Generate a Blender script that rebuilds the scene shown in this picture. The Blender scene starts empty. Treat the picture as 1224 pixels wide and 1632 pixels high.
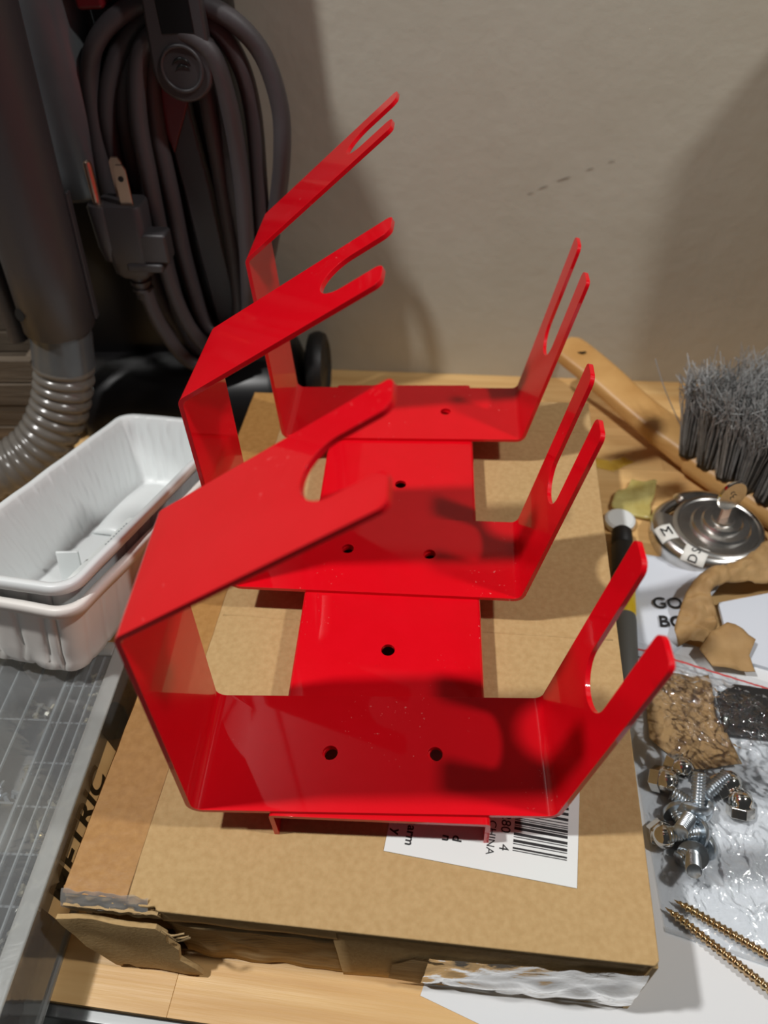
import bpy, bmesh, math, random
from math import sin, cos, pi, radians
from mathutils import Vector, Matrix, noise
from mathutils.geometry import delaunay_2d_cdt

random.seed(7)
U = 0.0075                      # metres per layout unit
SC = bpy.context.scene
COL = SC.collection

# ------------------------------------------------------------------ camera
cam = bpy.data.cameras.new('camera')
co = bpy.data.objects.new('camera', cam); COL.objects.link(co)
yaw, pit, rol = 0.10427, -0.78464, -0.06153
fwd = Vector((-sin(yaw)*cos(pit), cos(yaw)*cos(pit), sin(pit)))
rgt = Vector((cos(yaw), sin(yaw), 0)); up = rgt.cross(fwd)
r2 = rgt*cos(rol) + up*sin(rol); u2 = up*cos(rol) - rgt*sin(rol)
mw = Matrix((r2, u2, -fwd)).transposed().to_4x4()
mw.translation = Vector((3.111, -15.010, 45.019))*U
co.matrix_world = mw
cam.sensor_fit = 'VERTICAL'; cam.sensor_height = 9.8; cam.sensor_width = 7.35
cam.lens = 1211.67/1632*9.8
cam.clip_start = 0.01
cam.dof.use_dof = True; cam.dof.focus_distance = 40*U; cam.dof.aperture_fstop = 2.6
SC.camera = co

# ------------------------------------------------------------------ world, lamps, exposure
world = bpy.data.worlds.new('world'); SC.world = world; world.use_nodes = True
bg = world.node_tree.nodes['Background']
bg.inputs[0].default_value = (0.96, 0.98, 1.0, 1); bg.inputs[1].default_value = 0.035
def lamp(name, loc, aim, power, size, col):
    l = bpy.data.lights.new(name, 'AREA'); l.shape = 'DISK'; l.size = size*U; l.energy = power; l.color = col
    o = bpy.data.objects.new(name, l); COL.objects.link(o); o.location = Vector(loc)*U
    o.rotation_euler = (Vector(loc)-Vector(aim)).to_track_quat('Z', 'Y').to_euler()
lamp('ceiling_lamp', (-75, -9, 184), (0, 20, 5), 13.4, 9, (1.0, 0.985, 0.96))
lamp('ceiling_lamp', (90, -8, 144), (5, 20, 5), 5.4, 9, (1.0, 0.985, 0.96))
vs = SC.view_settings
vs.view_transform = 'Standard'; vs.look = 'None'; vs.gamma = 1; vs.use_curve_mapping = False; vs.exposure = 0.0

# ------------------------------------------------------------------ helpers
def lin(r, g, b):
    f = lambda c: (c/255/12.92) if c/255 <= 0.04045 else ((c/255+0.055)/1.055)**2.4
    return (f(r), f(g), f(b))

def M(name, rgb, rough=.5, metal=0, rgb2=None, vs=1.0, stretch=(1, 1, 1), bump=0, bs=4.0, bstretch=None, coat=0, croug=.05,
      spec=.5, rvar=0, perobj=0, trans=0, detail=4, sss=0):
    m = bpy.data.materials.new(name); m.use_nodes = True
    nt = m.node_tree; P = nt.nodes['Principled BSDF']; L = nt.links.new
    P.inputs['Roughness'].default_value = rough; P.inputs['Metallic'].default_value = metal
    P.inputs['Coat Weight'].default_value = coat; P.inputs['Coat Roughness'].default_value = croug
    P.inputs['Specular IOR Level'].default_value = spec
    P.inputs['Transmission Weight'].default_value = trans
    if sss:
        P.inputs['Subsurface Weight'].default_value = sss; P.inputs['Subsurface Radius'].default_value = (.004, .004, .004)
        P.inputs['Subsurface Scale'].default_value = .6
    c1 = lin(*rgb)
    P.inputs['Base Color'].default_value = (*c1, 1)
    tc = nt.nodes.new('ShaderNodeTexCoord')
    vec = tc.outputs['Object']
    oi = nt.nodes.new('ShaderNodeObjectInfo') if perobj else None
    if perobj:
        a = nt.nodes.new('ShaderNodeVectorMath'); a.operation = 'ADD'
        s = nt.nodes.new('ShaderNodeVectorMath'); s.operation = 'SCALE'
        cb = nt.nodes.new('ShaderNodeCombineXYZ')
        for k in range(3): L(oi.outputs['Random'], cb.inputs[k])
        s.inputs['Scale'].default_value = 7.3
        L(cb.outputs[0], s.inputs[0]); L(vec, a.inputs[0]); L(s.outputs[0], a.inputs[1]); vec = a.outputs[0]
    def noi(scale, st, det=detail):
        mp = nt.nodes.new('ShaderNodeMapping'); mp.inputs['Scale'].default_value = tuple(scale/U*s for s in st)
        n = nt.nodes.new('ShaderNodeTexNoise'); n.inputs['Scale'].default_value = 1; n.inputs['Detail'].default_value = det
        L(vec, mp.inputs[0]); L(mp.outputs[0], n.inputs['Vector']); return n
    if rgb2:
        n = noi(vs, stretch)
        mr = nt.nodes.new('ShaderNodeMapRange'); mr.inputs[1].default_value = .32; mr.inputs[2].default_value = .68
        L(n.outputs[0], mr.inputs[0])
        mx = nt.nodes.new('ShaderNodeMix'); mx.data_type = 'RGBA'
        mx.inputs[6].default_value = (*c1, 1); mx.inputs[7].default_value = (*lin(*rgb2), 1)
        L(mr.outputs[0], mx.inputs[0]); outc = mx.outputs[2]
        if perobj:
            hv = nt.nodes.new('ShaderNodeHueSaturation')
            m2 = nt.nodes.new('ShaderNodeMapRange'); m2.inputs[3].default_value = 1-perobj; m2.inputs[4].default_value = 1+perobj
            L(oi.outputs['Random'], m2.inputs[0]); L(m2.outputs[0], hv.inputs['Value']); L(outc, hv.inputs['Color']); outc = hv.outputs[0]
        L(outc, P.inputs['Base Color'])
        if rvar:
            m3 = nt.nodes.new('ShaderNodeMapRange'); m3.inputs[3].default_value = rough; m3.inputs[4].default_value = rough+rvar
            L(mr.outputs[0], m3.inputs[0]); L(m3.outputs[0], P.inputs['Roughness'])
    if bump:
        n = noi(bs, bstretch or stretch, 6)
        b = nt.nodes.new('ShaderNodeBump'); b.inputs['Strength'].default_value = bump; b.inputs['Distance'].default_value = .3*U
        L(n.outputs[0], b.inputs['Height']); L(b.outputs[0], P.inputs['Normal'])
    return m

def film(name, tint=(235, 240, 240), milk=.06, gloss=.05, bump=.6, bs=1.2, boost=1.0, tlw=.4):
    """thin clear plastic sheet: see-through with a sharp surface reflection"""
    m = bpy.data.materials.new(name); m.use_nodes = True
    nt = m.node_tree; L = nt.links.new; nt.nodes.remove(nt.nodes['Principled BSDF']); out = nt.nodes['Material Output']
    tr = nt.nodes.new('ShaderNodeBsdfTransparent'); tr.inputs[0].default_value = (*lin(*tint), 1)
    gl = nt.nodes.new('ShaderNodeBsdfGlossy'); gl.inputs['Roughness'].default_value = gloss; gl.inputs[0].default_value = (1, 1, 1, 1)
    df = nt.nodes.new('ShaderNodeBsdfDiffuse'); df.inputs[0].default_value = (*lin(*tint), 1)
    tl = nt.nodes.new('ShaderNodeBsdfTranslucent'); tl.inputs[0].default_value = (*lin(*tint), 1)
    fr = nt.nodes.new('ShaderNodeFresnel'); fr.inputs[0].default_value = 1.5
    mu = nt.nodes.new('ShaderNodeMath'); mu.operation = 'MULTIPLY'; mu.inputs[1].default_value = 1.6*boost; mu.use_clamp = True
    L(fr.outputs[0], mu.inputs[0])
    dd = nt.nodes.new('ShaderNodeMixShader'); dd.inputs[0].default_value = tlw; L(df.outputs[0], dd.inputs[1]); L(tl.outputs[0], dd.inputs[2])
    m1 = nt.nodes.new('ShaderNodeMixShader'); m1.inputs[0].default_value = milk; L(tr.outputs[0], m1.inputs[1]); L(dd.outputs[0], m1.inputs[2])
    m2 = nt.nodes.new('ShaderNodeMixShader'); L(mu.outputs[0], m2.inputs[0]); L(m1.outputs[0], m2.inputs[1]); L(gl.outputs[0], m2.inputs[2])
    L(m2.outputs[0], out.inputs[0])
    if bump:
        tc = nt.nodes.new('ShaderNodeTexCoord'); mp = nt.nodes.new('ShaderNodeMapping'); mp.inputs['Scale'].default_value = (bs/U,)*3
        n = nt.nodes.new('ShaderNodeTexNoise'); n.inputs['Scale'].default_value = 1; n.inputs['Detail'].default_value = 5; n.inputs['Distortion'].default_value = .8
        b = nt.nodes.new('ShaderNodeBump'); b.inputs['Strength'].default_value = bump; b.inputs['Distance'].default_value = .5*U
        L(tc.outputs['Object'], mp.inputs[0]); L(mp.outputs[0], n.inputs['Vector']); L(n.outputs[0], b.inputs['Height'])
        L(b.outputs[0], gl.inputs['Normal']); L(b.outputs[0], fr.inputs['Normal'])
    return m

class MB:
    def __init__(s): s.v = []; s.f = []
    def add(s, v, f, mat=None):
        k = len(s.v)
        s.v += [tuple(mat @ Vector(p)) if mat else tuple(p) for p in v]
        s.f += [tuple(i+k for i in q) for q in f]; return s
    def box(s, x0, x1, y0, y1, z0, z1, mat=None):
        v = [(x, y, z) for z in (z0, z1) for y in (y0, y1) for x in (x0, x1)]
        return s.add(v, [(0, 2, 3, 1), (4, 5, 7, 6), (0, 1, 5, 4), (2, 6, 7, 3), (0, 4, 6, 2), (1, 3, 7, 5)], mat)
    def lathe(s, prof, n=32, mat=None):
        v = []; f = []
        for r, z in prof:
            for i in range(n): v.append((r*cos(2*pi*i/n), r*sin(2*pi*i/n), z))
        for j in range(len(prof)-1):
            for i in range(n):
                a = j*n+i; b = j*n+(i+1) % n; f.append((a, b, b+n, a+n))
        if prof[0][0] > 1e-6: f.append(tuple(range(n-1, -1, -1)))
        if prof[-1][0] > 1e-6: f.append(tuple((len(prof)-1)*n+i for i in range(n)))
        return s.add(v, f, mat)
    def loft(s, loops, cap0=True, cap1=True, closed=True, mat=None):
        n = len(loops[0]); v = [p for l in loops for p in l]; f = []
        for j in range(len(loops)-1):
            for i in range(n if closed else n-1):
                a = j*n+i; b = j*n+(i+1) % n; f.append((a, b, b+n, a+n))
        if cap0 and closed: f.append(tuple(range(n-1, -1, -1)))
        if cap1 and closed: f.append(tuple((len(loops)-1)*n+i for i in range(n)))
        return s.add(v, f, mat)
    def tube(s, pts, r, n=12, closed=False, caps=True, flat=1.0):
        P = [Vector(p) for p in pts]; N = len(P); R = r if isinstance(r, (list, tuple)) else [r]*N
        loops = []; nrm = None
        for i in range(N):
            if closed: t = (P[(i+1) % N]-P[i-1]).normalized()
            else: t = (P[min(i+1, N-1)]-P[max(i-1, 0)]).normalized()
            if nrm is None:
                nrm = t.orthogonal().normalized()
            nrm = (nrm - t*nrm.dot(t)).normalized(); b = t.cross(nrm)
            loops.append([tuple(P[i]+(nrm*cos(2*pi*k/n)+b*sin(2*pi*k/n)*flat)*R[i]) for k in range(n)])
        if closed: loops.append(loops[0])
        return s.loft(loops, caps and not closed, caps and not closed)
    def prism(s, poly, z0, z1, mat=None):
        n = len(poly)
        return s.loft([[(x, y, z0) for x, y in poly], [(x, y, z1) for x, y in poly]], mat=mat)

def mk(name, mb, mat, parent=None, smooth=False, bevel=0, seg=2, ang=35, solid=0, soff=0, sub=0, loc=None, rot=None, recalc=True):
    me = bpy.data.meshes.new(name)
    me.from_pydata([(x*U, y*U, z*U) for x, y, z in mb.v], [], mb.f); me.validate()
    if recalc:
        bm = bmesh.new(); bm.from_mesh(me); bmesh.ops.recalc_face_normals(bm, faces=bm.faces); bm.to_mesh(me); bm.free()
    me.materials.append(mat)
    o = bpy.data.objects.new(name, me); COL.objects.link(o)
    if parent: o.parent = parent
    if loc: o.location = Vector(loc)*U
    if rot: o.rotation_euler = rot
    finish(o, smooth, bevel, seg, ang, solid, soff, sub); return o

def finish(o, smooth=False, bevel=0, seg=2, ang=35, solid=0, soff=0, sub=0):
    me = o.data
    if smooth or bevel:
        me.polygons.foreach_set('use_smooth', [True]*len(me.polygons))
    if smooth == 'angle' or (bevel and not sub):
        bm = bmesh.new(); bm.from_mesh(me)
        for e in bm.edges:
            if len(e.link_faces) == 2 and e.calc_face_angle(0) > radians(ang): e.smooth = False
        bm.to_mesh(me); bm.free()
    if solid:
        m = o.modifiers.new('solid', 'SOLIDIFY'); m.thickness = solid*U; m.offset = soff
    if bevel:
        m = o.modifiers.new('bevel', 'BEVEL'); m.width = bevel*U; m.segments = seg; m.limit_method = 'ANGLE'; m.angle_limit = radians(ang); m.harden_normals = True
    if sub:
        m = o.modifiers.new('sub', 'SUBSURF'); m.levels = sub; m.render_levels = sub

def tag(o, label, cat, group=None, kind=None):
    if label: o['label'] = label
    if cat: o['category'] = cat
    if group: o['group'] = group
    if kind: o['kind'] = kind
    return o

def thing(name, label, cat, loc=(0, 0, 0), rot=(0, 0, 0), group=None):
    o = bpy.data.objects.new(name, None); COL.objects.link(o); o.empty_display_size = .01
    o.location = Vector(loc)*U; o.rotation_euler = rot
    return tag(o, label, cat, group)

def struct(name, mb, mat, **k):
    o = mk(name, mb, mat, **k); o['kind'] = 'structure'; return o

def spline(pts, n=8, closed=False):
    P = [Vector(p) for p in pts]; N = len(P); out = []
    for i in range(N if closed else N-1):
        g = (lambda k: P[k % N]) if closed else (lambda k: P[max(0, min(N-1, k))])
        a, b, c, d = g(i-1), g(i), g(i+1), g(i+2)
        for k in range(n):
            t = k/n
            out.append(.5*((2*b)+(c-a)*t+(2*a-5*b+4*c-d)*t*t+(3*b-a-3*c+d)*t**3))
    if not closed: out.append(P[-1])
    return out

def rrect(w, l, r, n=6, cx=0, cy=0):
    pts = []
    for sx, sy, a0 in ((1, -1, -90), (1, 1, 0), (-1, 1, 90), (-1, -1, 180)):
        for k in range(n+1):
            a = radians(a0+90*k/n); pts.append((cx+sx*(w/2-r)+r*cos(a), cy+sy*(l/2-r)+r*sin(a)))
    return pts

def dense(poly, step):
    out = []
    for i in range(len(poly)):
        a = Vector(poly[i]); b = Vector(poly[(i+1) % len(poly)]); k = max(1, int((b-a).length/step))
        for j in range(k): out.append(tuple(a.lerp(b, j/k)))
    return out

def text(name, body, size, mat, parent, mtx, bold=0.0, extr=.01, xs=1.0):
    """lettering as a flat mesh: reads along local +x of mtx"""
    c = bpy.data.curves.new(name, 'FONT'); c.body = body; c.size = size; c.offset = bold; c.extrude = extr
    c.align_x = 'CENTER'; c.align_y = 'CENTER'
    t = bpy.data.objects.new(name, c); COL.objects.link(t)
    dg = bpy.context.evaluated_depsgraph_get()
    me = bpy.data.meshes.new_from_object(t.evaluated_get(dg)); bpy.data.objects.remove(t); bpy.data.curves.remove(c)
    me.name = name; me.transform(Matrix.Scale(U, 4) @ mtx @ Matrix.Diagonal((xs, 1, 1, 1)))
    me.materials.clear(); me.materials.append(mat)
    o = bpy.data.objects.new(name, me); COL.objects.link(o); o.parent = parent; return o

def sheet(fn, nu, nv):
    mb = MB(); v = [fn(i/nu, j/nv) for j in range(nv+1) for i in range(nu+1)]
    f = [(j*(nu+1)+i, j*(nu+1)+i+1, (j+1)*(nu+1)+i+1, (j+1)*(nu+1)+i) for j in range(nv) for i in range(nu)]
    return mb.add(v, f)

def nz(x, y, z=0, s=1.0): return noise.noise(Vector((x*s, y*s, z)))
def ridge(x, y, z=0, s=1.0): return 1-abs(noise.noise(Vector((x*s, y*s, z))))*2

def fill_poly(poly, step, inner=None):
    """triangulate a 2D polygon with interior points on a grid"""
    b = dense(poly, step); pts = [Vector(p) for p in b]; n = len(pts)
    xs = [p[0] for p in poly]; ys = [p[1] for p in poly]
    def inside(x, y):
        c = False; j = len(poly)-1
        for i in range(len(poly)):
            if (poly[i][1] > y) != (poly[j][1] > y) and x < (poly[j][0]-poly[i][0])*(y-poly[i][1])/(poly[j][1]-poly[i][1])+poly[i][0]: c = not c
            j = i
        return c
    x = min(xs)+step/2
    while x < max(xs):
        y = min(ys)+step/2
        while y < max(ys):
            if inside(x, y) and all((Vector((x, y))-p).length > step*.45 for p in pts[:n]): pts.append(Vector((x, y)))
            y += step
        x += step
    r = delaunay_2d_cdt(pts, [(i, (i+1) % n) for i in range(n)], [], 1, 1e-5)
    return [tuple(p) for p in r[0]], [tuple(f) for f in r[2]]

# ------------------------------------------------------------------ materials
RED = M('red_powder_coat', (222, 4, 22), rough=.38, rgb2=(225, 5, 25), vs=.8, bump=.03, bs=9, coat=.75, croug=.035, spec=.12)
def add_wear(m, rgb):
    nt = m.node_tree; L = nt.links.new; P = nt.nodes['Principled BSDF']; src = P.inputs['Base Color'].links[0].from_socket
    tc = nt.nodes.new('ShaderNodeTexCoord'); fac = None
    for scale, lo, hi in ((6.0, .70, .74), (.22, .56, .66)):
        mp = nt.nodes.new('ShaderNodeMapping'); mp.inputs['Scale'].default_value = (scale/U,)*3; n = nt.nodes.new('ShaderNodeTexNoise'); n.inputs['Scale'].default_value = 1
        mr = nt.nodes.new('ShaderNodeMapRange'); mr.inputs[1].default_value = lo; mr.inputs[2].default_value = hi
        L(tc.outputs['Object'], mp.inputs[0]); L(mp.outputs[0], n.inputs['Vector']); L(n.outputs[0], mr.inputs[0])
        if fac is None: fac = mr.outputs[0]
        else:
            mu = nt.nodes.new('ShaderNodeMath'); mu.operation = 'MULTIPLY'; L(fac, mu.inputs[0]); L(mr.outputs[0], mu.inputs[1]); fac = mu.outputs[0]
    mx = nt.nodes.new('ShaderNodeMix'); mx.data_type = 'RGBA'; mx.inputs[7].default_value = (*lin(*rgb), 1)
    L(fac, mx.inputs[0]); L(src, mx.inputs[6]); L(mx.outputs[2], P.inputs['Base Color'])
add_wear(RED, (236, 120, 118))
HOLE = M('hole_shadow_black', (12, 9, 9), rough=.8)
CARD = M('cardboard', (194, 163, 115), rough=.82, rgb2=(183, 151, 103), vs=3.2, detail=8, bump=.12, bs=7, spec=.25)
CARD2 = M('cardboard_torn', (196, 168, 125), rough=.9, rgb2=(168, 138, 96), vs=.8, stretch=(.3, 2, 5), bump=.5, bs=2, bstretch=(.4, 1, 5), spec=.1)
CARDI = M('cardboard_inside_shaded', (120, 95, 62), rough=.95, spec=.1)  # same cardboard darkened: interior shade put into the colour
TAPEB = M('brown_packing_tape', (178, 134, 78), rough=.32, rgb2=(164, 120, 66), vs=2.5, detail=8, bump=.10, bs=1.2, spec=.4)
LABELW = M('label_white', (226, 230, 228), rough=.55)
INK = M('print_black', (22, 22, 24), rough=.6)
INKG = M('print_grey', (120, 124, 130), rough=.7)
WOOD = M('bench_wood', (222, 184, 126), rough=.38, rgb2=(200, 156, 98), vs=.55, stretch=(.10, 1.6, 1.6), bump=.12, bs=2.0, bstretch=(.08, 2, 2), perobj=.10, spec=.45, rvar=.15, detail=6)
STEEL = M('bench_edge_steel', (120, 122, 122), rough=.35, metal=.8, rgb2=(95, 97, 97), vs=.4, stretch=(.1, 2, 2))
BLACK = M('black_shadow_gap', (14, 14, 14), rough=.7)  # shade of gaps and holes put into black; also the key stamp
WALL = M('wall_paint', (190, 186, 172), rough=.8, rgb2=(184, 179, 164), vs=.12, bump=.16, bs=.75, spec=.25, detail=5)
SCUFF = M('scuff_grey', (172, 162, 150), rough=.9)
VDARK = M('vacuum_dark_plastic', (58, 55, 57), rough=.45, bump=.04, bs=6)
VBLACK = M('vacuum_black_plastic', (18, 17, 18), rough=.32, spec=.4)
VGLOSS = M('vacuum_gloss_bin', (70, 73, 76), rough=.24, rgb2=(86, 89, 91), vs=.15, bump=.05, bs=.4)
VRED = M('vacuum_maroon_trim', (96, 18, 24), rough=.35)
CORD = M('cord_rubber', (66, 61, 63), rough=.55, bump=.05, bs=3)
HOSE = M('hose_grey_plastic', (104, 99, 93), rough=.22, spec=.6)
BRASSY = M('plug_prong_metal', (224, 190, 168), rough=.3, metal=1)
OLDWOOD = M('weathered_wood', (122, 108, 92), rough=.8, rgb2=(88, 76, 63), vs=.6, stretch=(.12, 2, 3), bump=.4, bs=2, bstretch=(.1, 2, 4), perobj=.12)
PLAST = M('white_tray_plastic', (226, 230, 230), rough=.35, spec=.5, sss=.0)
PLAST2 = M('white_tray_plastic_warm', (232, 228, 222), rough=.4, spec=.5)
CLEAR = film('clear_lid_plastic', (244, 247, 249), milk=.2, gloss=.08, bump=.10, bs=.3)
FROST = film('frosted_case_plastic', (234, 236, 234), milk=.42, gloss=.2, bump=.1, bs=.5)
CASEL = film('case_side_label', (232, 218, 214), milk=.9, gloss=.3, bump=0, tlw=.75)
BAG = film('bag_film', (250, 251, 252), milk=.02, gloss=.06, bump=.35, bs=.6, boost=1.2)
TAPEC = film('clear_tape_film', (236, 234, 228), milk=.36, gloss=.10, bump=.35, bs=.3, boost=1.5)
ZIPR = M('bag_zip_red', (196, 84, 84), rough=.4)
CHROME = M('chrome', (224, 220, 213), rough=.11, metal=1)
LOCKM = M('polished_steel', (214, 212, 208), rough=.27, metal=1, rgb2=(196, 194, 190), vs=.6)
ZINC = M('zinc_plate', (210, 217, 222), rough=.34, metal=1, rgb2=(190, 198, 205), vs=2)
BRASS = M('yellow_zinc', (206, 184, 142), rough=.26, metal=1, rgb2=(190, 156, 120), vs=1.2)
PAPER = M('white_paper', (224, 226, 228), rough=.7, bump=.05, bs=.3)
CARDW = M('white_card', (214, 220, 230), rough=.45)
KRAFT = M('kraft_paper', (176, 142, 94), rough=.7, rgb2=(160, 126, 80), vs=.8, bump=.3, bs=.8)
BWOOD = M('brush_wood', (214, 170, 108), rough=.42, rgb2=(190, 142, 82), vs=.6, stretch=(.3, .3, 1.5), bump=.06, bs=2)
BRIST = M('bristle_grey', (172, 173, 172), rough=.5, rgb2=(140, 141, 140), vs=2)
BRISTD = M('bristle_dark', (62, 62, 61), rough=.6, rgb2=(40, 40, 40), vs=4, stretch=(3, 3, .2))
WAX = M('yellow_wax', (206, 196, 128), rough=.3, rgb2=(178, 160, 88), vs=.6, bump=.3, bs=1.0, sss=.3)
YEL = M('yellow_plastic', (226, 188, 22), rough=.4)
GREYP = M('grey_rubber', (92, 92, 88), rough=.6)
RUBBER = M('black_rubber', (22, 21, 21), rough=.5)
FLOORM = M('floor_concrete', (110, 106, 100), rough=.8, rgb2=(96, 92, 87), vs=.05)

# ------------------------------------------------------------------ setting: wall, floor
RA = -0.0663                                     # bench and wall are turned a little against the rack
RM = Matrix.Rotation(RA, 4, 'Z')
mb = MB().box(-260, 260, 50, 58, -100, 260)
wall = struct('wall_back', mb, WALL, rot=(0, 0, RA))
mb = MB()
for (x, z, l, a, w) in ((8.0, 18.9, .9, .35, .10), (9.6, 19.6, 1.2, .33, .12), (11.6, 20.4, .7, .3, .08), (7.0, 18.4, .6, .3, .08), (13.2, 21.0, .6, .3, .07)):
    mt = Matrix.Translation((x, 49.94, z)) @ Matrix.Rotation(-a, 4, 'Y')
    mb.lathe([(0, 0), (.5, 0)], 10, mt @ Matrix.Diagonal((l, 1, w*.7, 1)) @ Matrix.Rotation(pi/2, 4, 'X'))
mk('wall_scuff', mb, SCUFF, wall)
struct('floor', MB().box(-260, 260, -260, 260, -104, -100), FLOORM)

# ------------------------------------------------------------------ workbench
bench = thing('workbench', 'laminated light wood workbench top under all the clutter', 'workbench', (0, 0, -100), (0, 0, RA))
y = -7.35; row = 0; gap = .012; stave = {}
wid = 4.41
while y < 49.5:
    x = -70 + (row*23 % 40) - 20
    while x < 70:
        ln = (34, 46, 40, 52)[(row+int(x)) % 4]
        if ln not in stave:
            stave[ln] = MB().box(0, ln-gap, 0, wid-gap, -4, 0)
            proto = mk('plank', stave[ln], WOOD, bench, bevel=.02, seg=1, loc=(x, y, 100)); stave[ln] = proto
        else:
            o = stave[ln].copy(); COL.objects.link(o); o.parent = bench; o.location = Vector((x, y, 100))*U
        x += ln
    y += wid; row += 1
mk('edge_trim', MB().box(-85, 105, -8.0, -7.36, 95.6, 99.6), STEEL, bench, bevel=.1)
mk('lower_lip', MB().box(-85, 105, -10.4, -7.4, 93.2, 94.2), STEEL, bench, bevel=.1)
mk('gap_shade_strip', MB().box(-85, 105, -7.3, -5.4, 93.6, 95.9), BLACK, bench)  # black strip stands in for the shade of the gap under the edge
for sx in (-80, 98):
    for sy in (-5, 44):
        mk('leg', MB().box(sx, sx+4, sy, sy+4, 0, 95.95), STEEL, bench, bevel=.2)

# ------------------------------------------------------------------ red rack
HB = 10.0
rack = thing('spray_can_rack', 'glossy red sheet-metal rack with three slotted holders standing on the cardboard box', 'metal rack', (0, 0, 7.6))
HOLER = .38
def holder(x0, y0, w, al, be, ga, holes):
    W, D, a, b, c, px, sl, sr = 17.0, 6.2, 13.617, 11.58, 12.49, 1.645, 3.65, 7.05
    L0 = Vector((-W/2, 0)); R0 = Vector((W/2, 0)); L1 = L0+a*Vector((cos(al), sin(al))); L2 = L1+b*Vector((cos(be), sin(be))); R1 = R0+c*Vector((cos(ga), sin(ga)))
    def fil(p, q, r, rad, n):
        d1 = (p-q).normalized(); d2 = (r-q).normalized(); th = d1.angle(d2); t = rad/math.tan(th/2)
        A = q+d1*t; B = q+d2*t; C = q+(d1+d2).normalized()*(rad/sin(th/2))
        a1 = math.atan2(*(A-C).yx); a2 = math.atan2(*(B-C).yx); da = (a2-a1+pi) % (2*pi)-pi
        return [C+rad*Vector((cos(a1+da*k/n), sin(a1+da*k/n))) for k in range(n+1)]
    prof = [L2]+fil(L2, L1, L0, .34, 6)+fil(L1, L0, R0, .5, 6)+fil(L0, R0, R1, .5, 6)+[R1]
    S = [0]
    for i in range(1, len(prof)): S.append(S[-1]+(prof[i]-prof[i-1]).length)
    T = S[-1]
    def pos(s):
        for i in range(1, len(S)):
            if s <= S[i]+1e-9:
                t = (s-S[i-1])/max(1e-9, S[i]-S[i-1]); return prof[i-1].lerp(prof[i], t)
        return prof[-1]
    # flat blank outline in (s, y)
    rc = .5; rs = D/2-px
    def arc(cx, cy, r, a0, a1, n=5): return [(cx+r*cos(radians(a0+(a1-a0)*k/n)), cy+r*sin(radians(a0+(a1-a0)*k/n))) for k in range(n+1)]
    out = []
    out += arc(rc*.7, rc*.7, rc*.7, 180, 270)                                  # left front prong, outer corner
    out += arc(T-rc*.7, rc*.7, rc*.7, -90, 0)
    out += arc(T-rc, px-rc, rc, 0, 90)
    out += arc(T-sr+rs, D/2, rs, 270, 90, 18)
    out += arc(T-rc, D-px+rc, rc, -90, 0)
    out += arc(T-rc*.7, D-rc*.7, rc*.7, 0, 90)
    out += arc(rc*.7, D-rc*.7, rc*.7, 90, 180)
    out += arc(rc, D-px+rc, rc, 180, 270)
    out += arc(sl-rs, D/2, rs, 90, -90, 18)
    out += arc(rc, px-rc, rc, 90, 180)
    out = dense(out, 1.2)
    pts = [Vector(p) for p in out]; n = len(pts); ed = [(i, (i+1) % n) for i in range(n)]
    sbase = S[7+3]+0                                                           # unused reference
    s0 = [s for s, p in zip(S, prof)]
    iL = min(range(len(prof)), key=lambda i: abs(prof[i].y)+abs(prof[i].x+W/2-.6))
    hs = []
    for hx, hy in holes:
        # base lies flat: s grows with x
        ref = 13; s = S[ref]+(hx-prof[ref].x); k0 = len(pts); hs.append((s, hy))
        for k in range(16): pts.append(Vector((s+HOLER*cos(2*pi*k/16), hy+HOLER*sin(2*pi*k/16))))
        ed += [(k0+k, k0+(k+1) % 16) for k in range(16)]
    for i in range(1, len(S)-1):
        k0 = len(pts); pts += [Vector((S[i], 0)), Vector((S[i], D))]; ed.append((k0, k0+1))
    for s in [j*1.5 for j in range(1, int(T/1.5))]:
        if min(abs(s-q) for q in S) > .3: pts.append(Vector((s, .8))); pts.append(Vector((s, D-.8)))
    r = delaunay_2d_cdt(pts, ed, [], 1, 1e-5)
    V2, F = r[0], r[2]; keep = []
    for f in F:
        cx = sum(V2[i].x for i in f)/len(f); cy = sum(V2[i].y for i in f)/len(f)
        if any((cx-s)**2+(cy-h)**2 < HOLER**2*.95 for s, h in hs): continue
        if cx > T-sr+rs and abs(cy-D/2) < rs-.02 and not (cx < T and (abs(cy-D/2) > rs)): continue
        if cx < sl-rs and abs(cy-D/2) < rs-.02: continue
        if (cx-(T-sr+rs))**2+(cy-D/2)**2 < (rs*.985)**2 or (cx-(sl-rs))**2+(cy-D/2)**2 < (rs*.985)**2: continue
        keep.append(tuple(f))
    mb = MB(); vv = []
    for p in V2:
        q = pos(min(max(p.x, 0), T)); yy = p.y-D/2
        vv.append((x0+q.x*cos(w)-yy*sin(w), y0+D/2+q.x*sin(w)+yy*cos(w), q.y+HB-7.6))
    mb.add(vv, keep)
    o = mk('holder', mb, RED, rack)
    bm = bmesh.new(); bm.from_mesh(o.data)
    bmesh.ops.delete(bm, geom=[v for v in bm.verts if not v.link_faces], context='VERTS')
    bmesh.ops.recalc_face_normals(bm, faces=bm.faces)
    # front faces should look up at the base so the sheet thickens downwards
    fb = min(bm.faces, key=lambda f: (f.calc_center_median()-Vector((x0*U, (y0+3)*U, (HB-7.6)*U))).length)
    if fb.normal.z < 0: bmesh.ops.reverse_faces(bm, faces=bm.faces)
    bm.to_mesh(o.data); bm.free()
    o.data.polygons.foreach_set('use_smooth', [True]*len(o.data.polygons))
    m = o.modifiers.new('solid', 'SOLIDIFY'); m.thickness = .24*U; m.offset = -1
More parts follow.
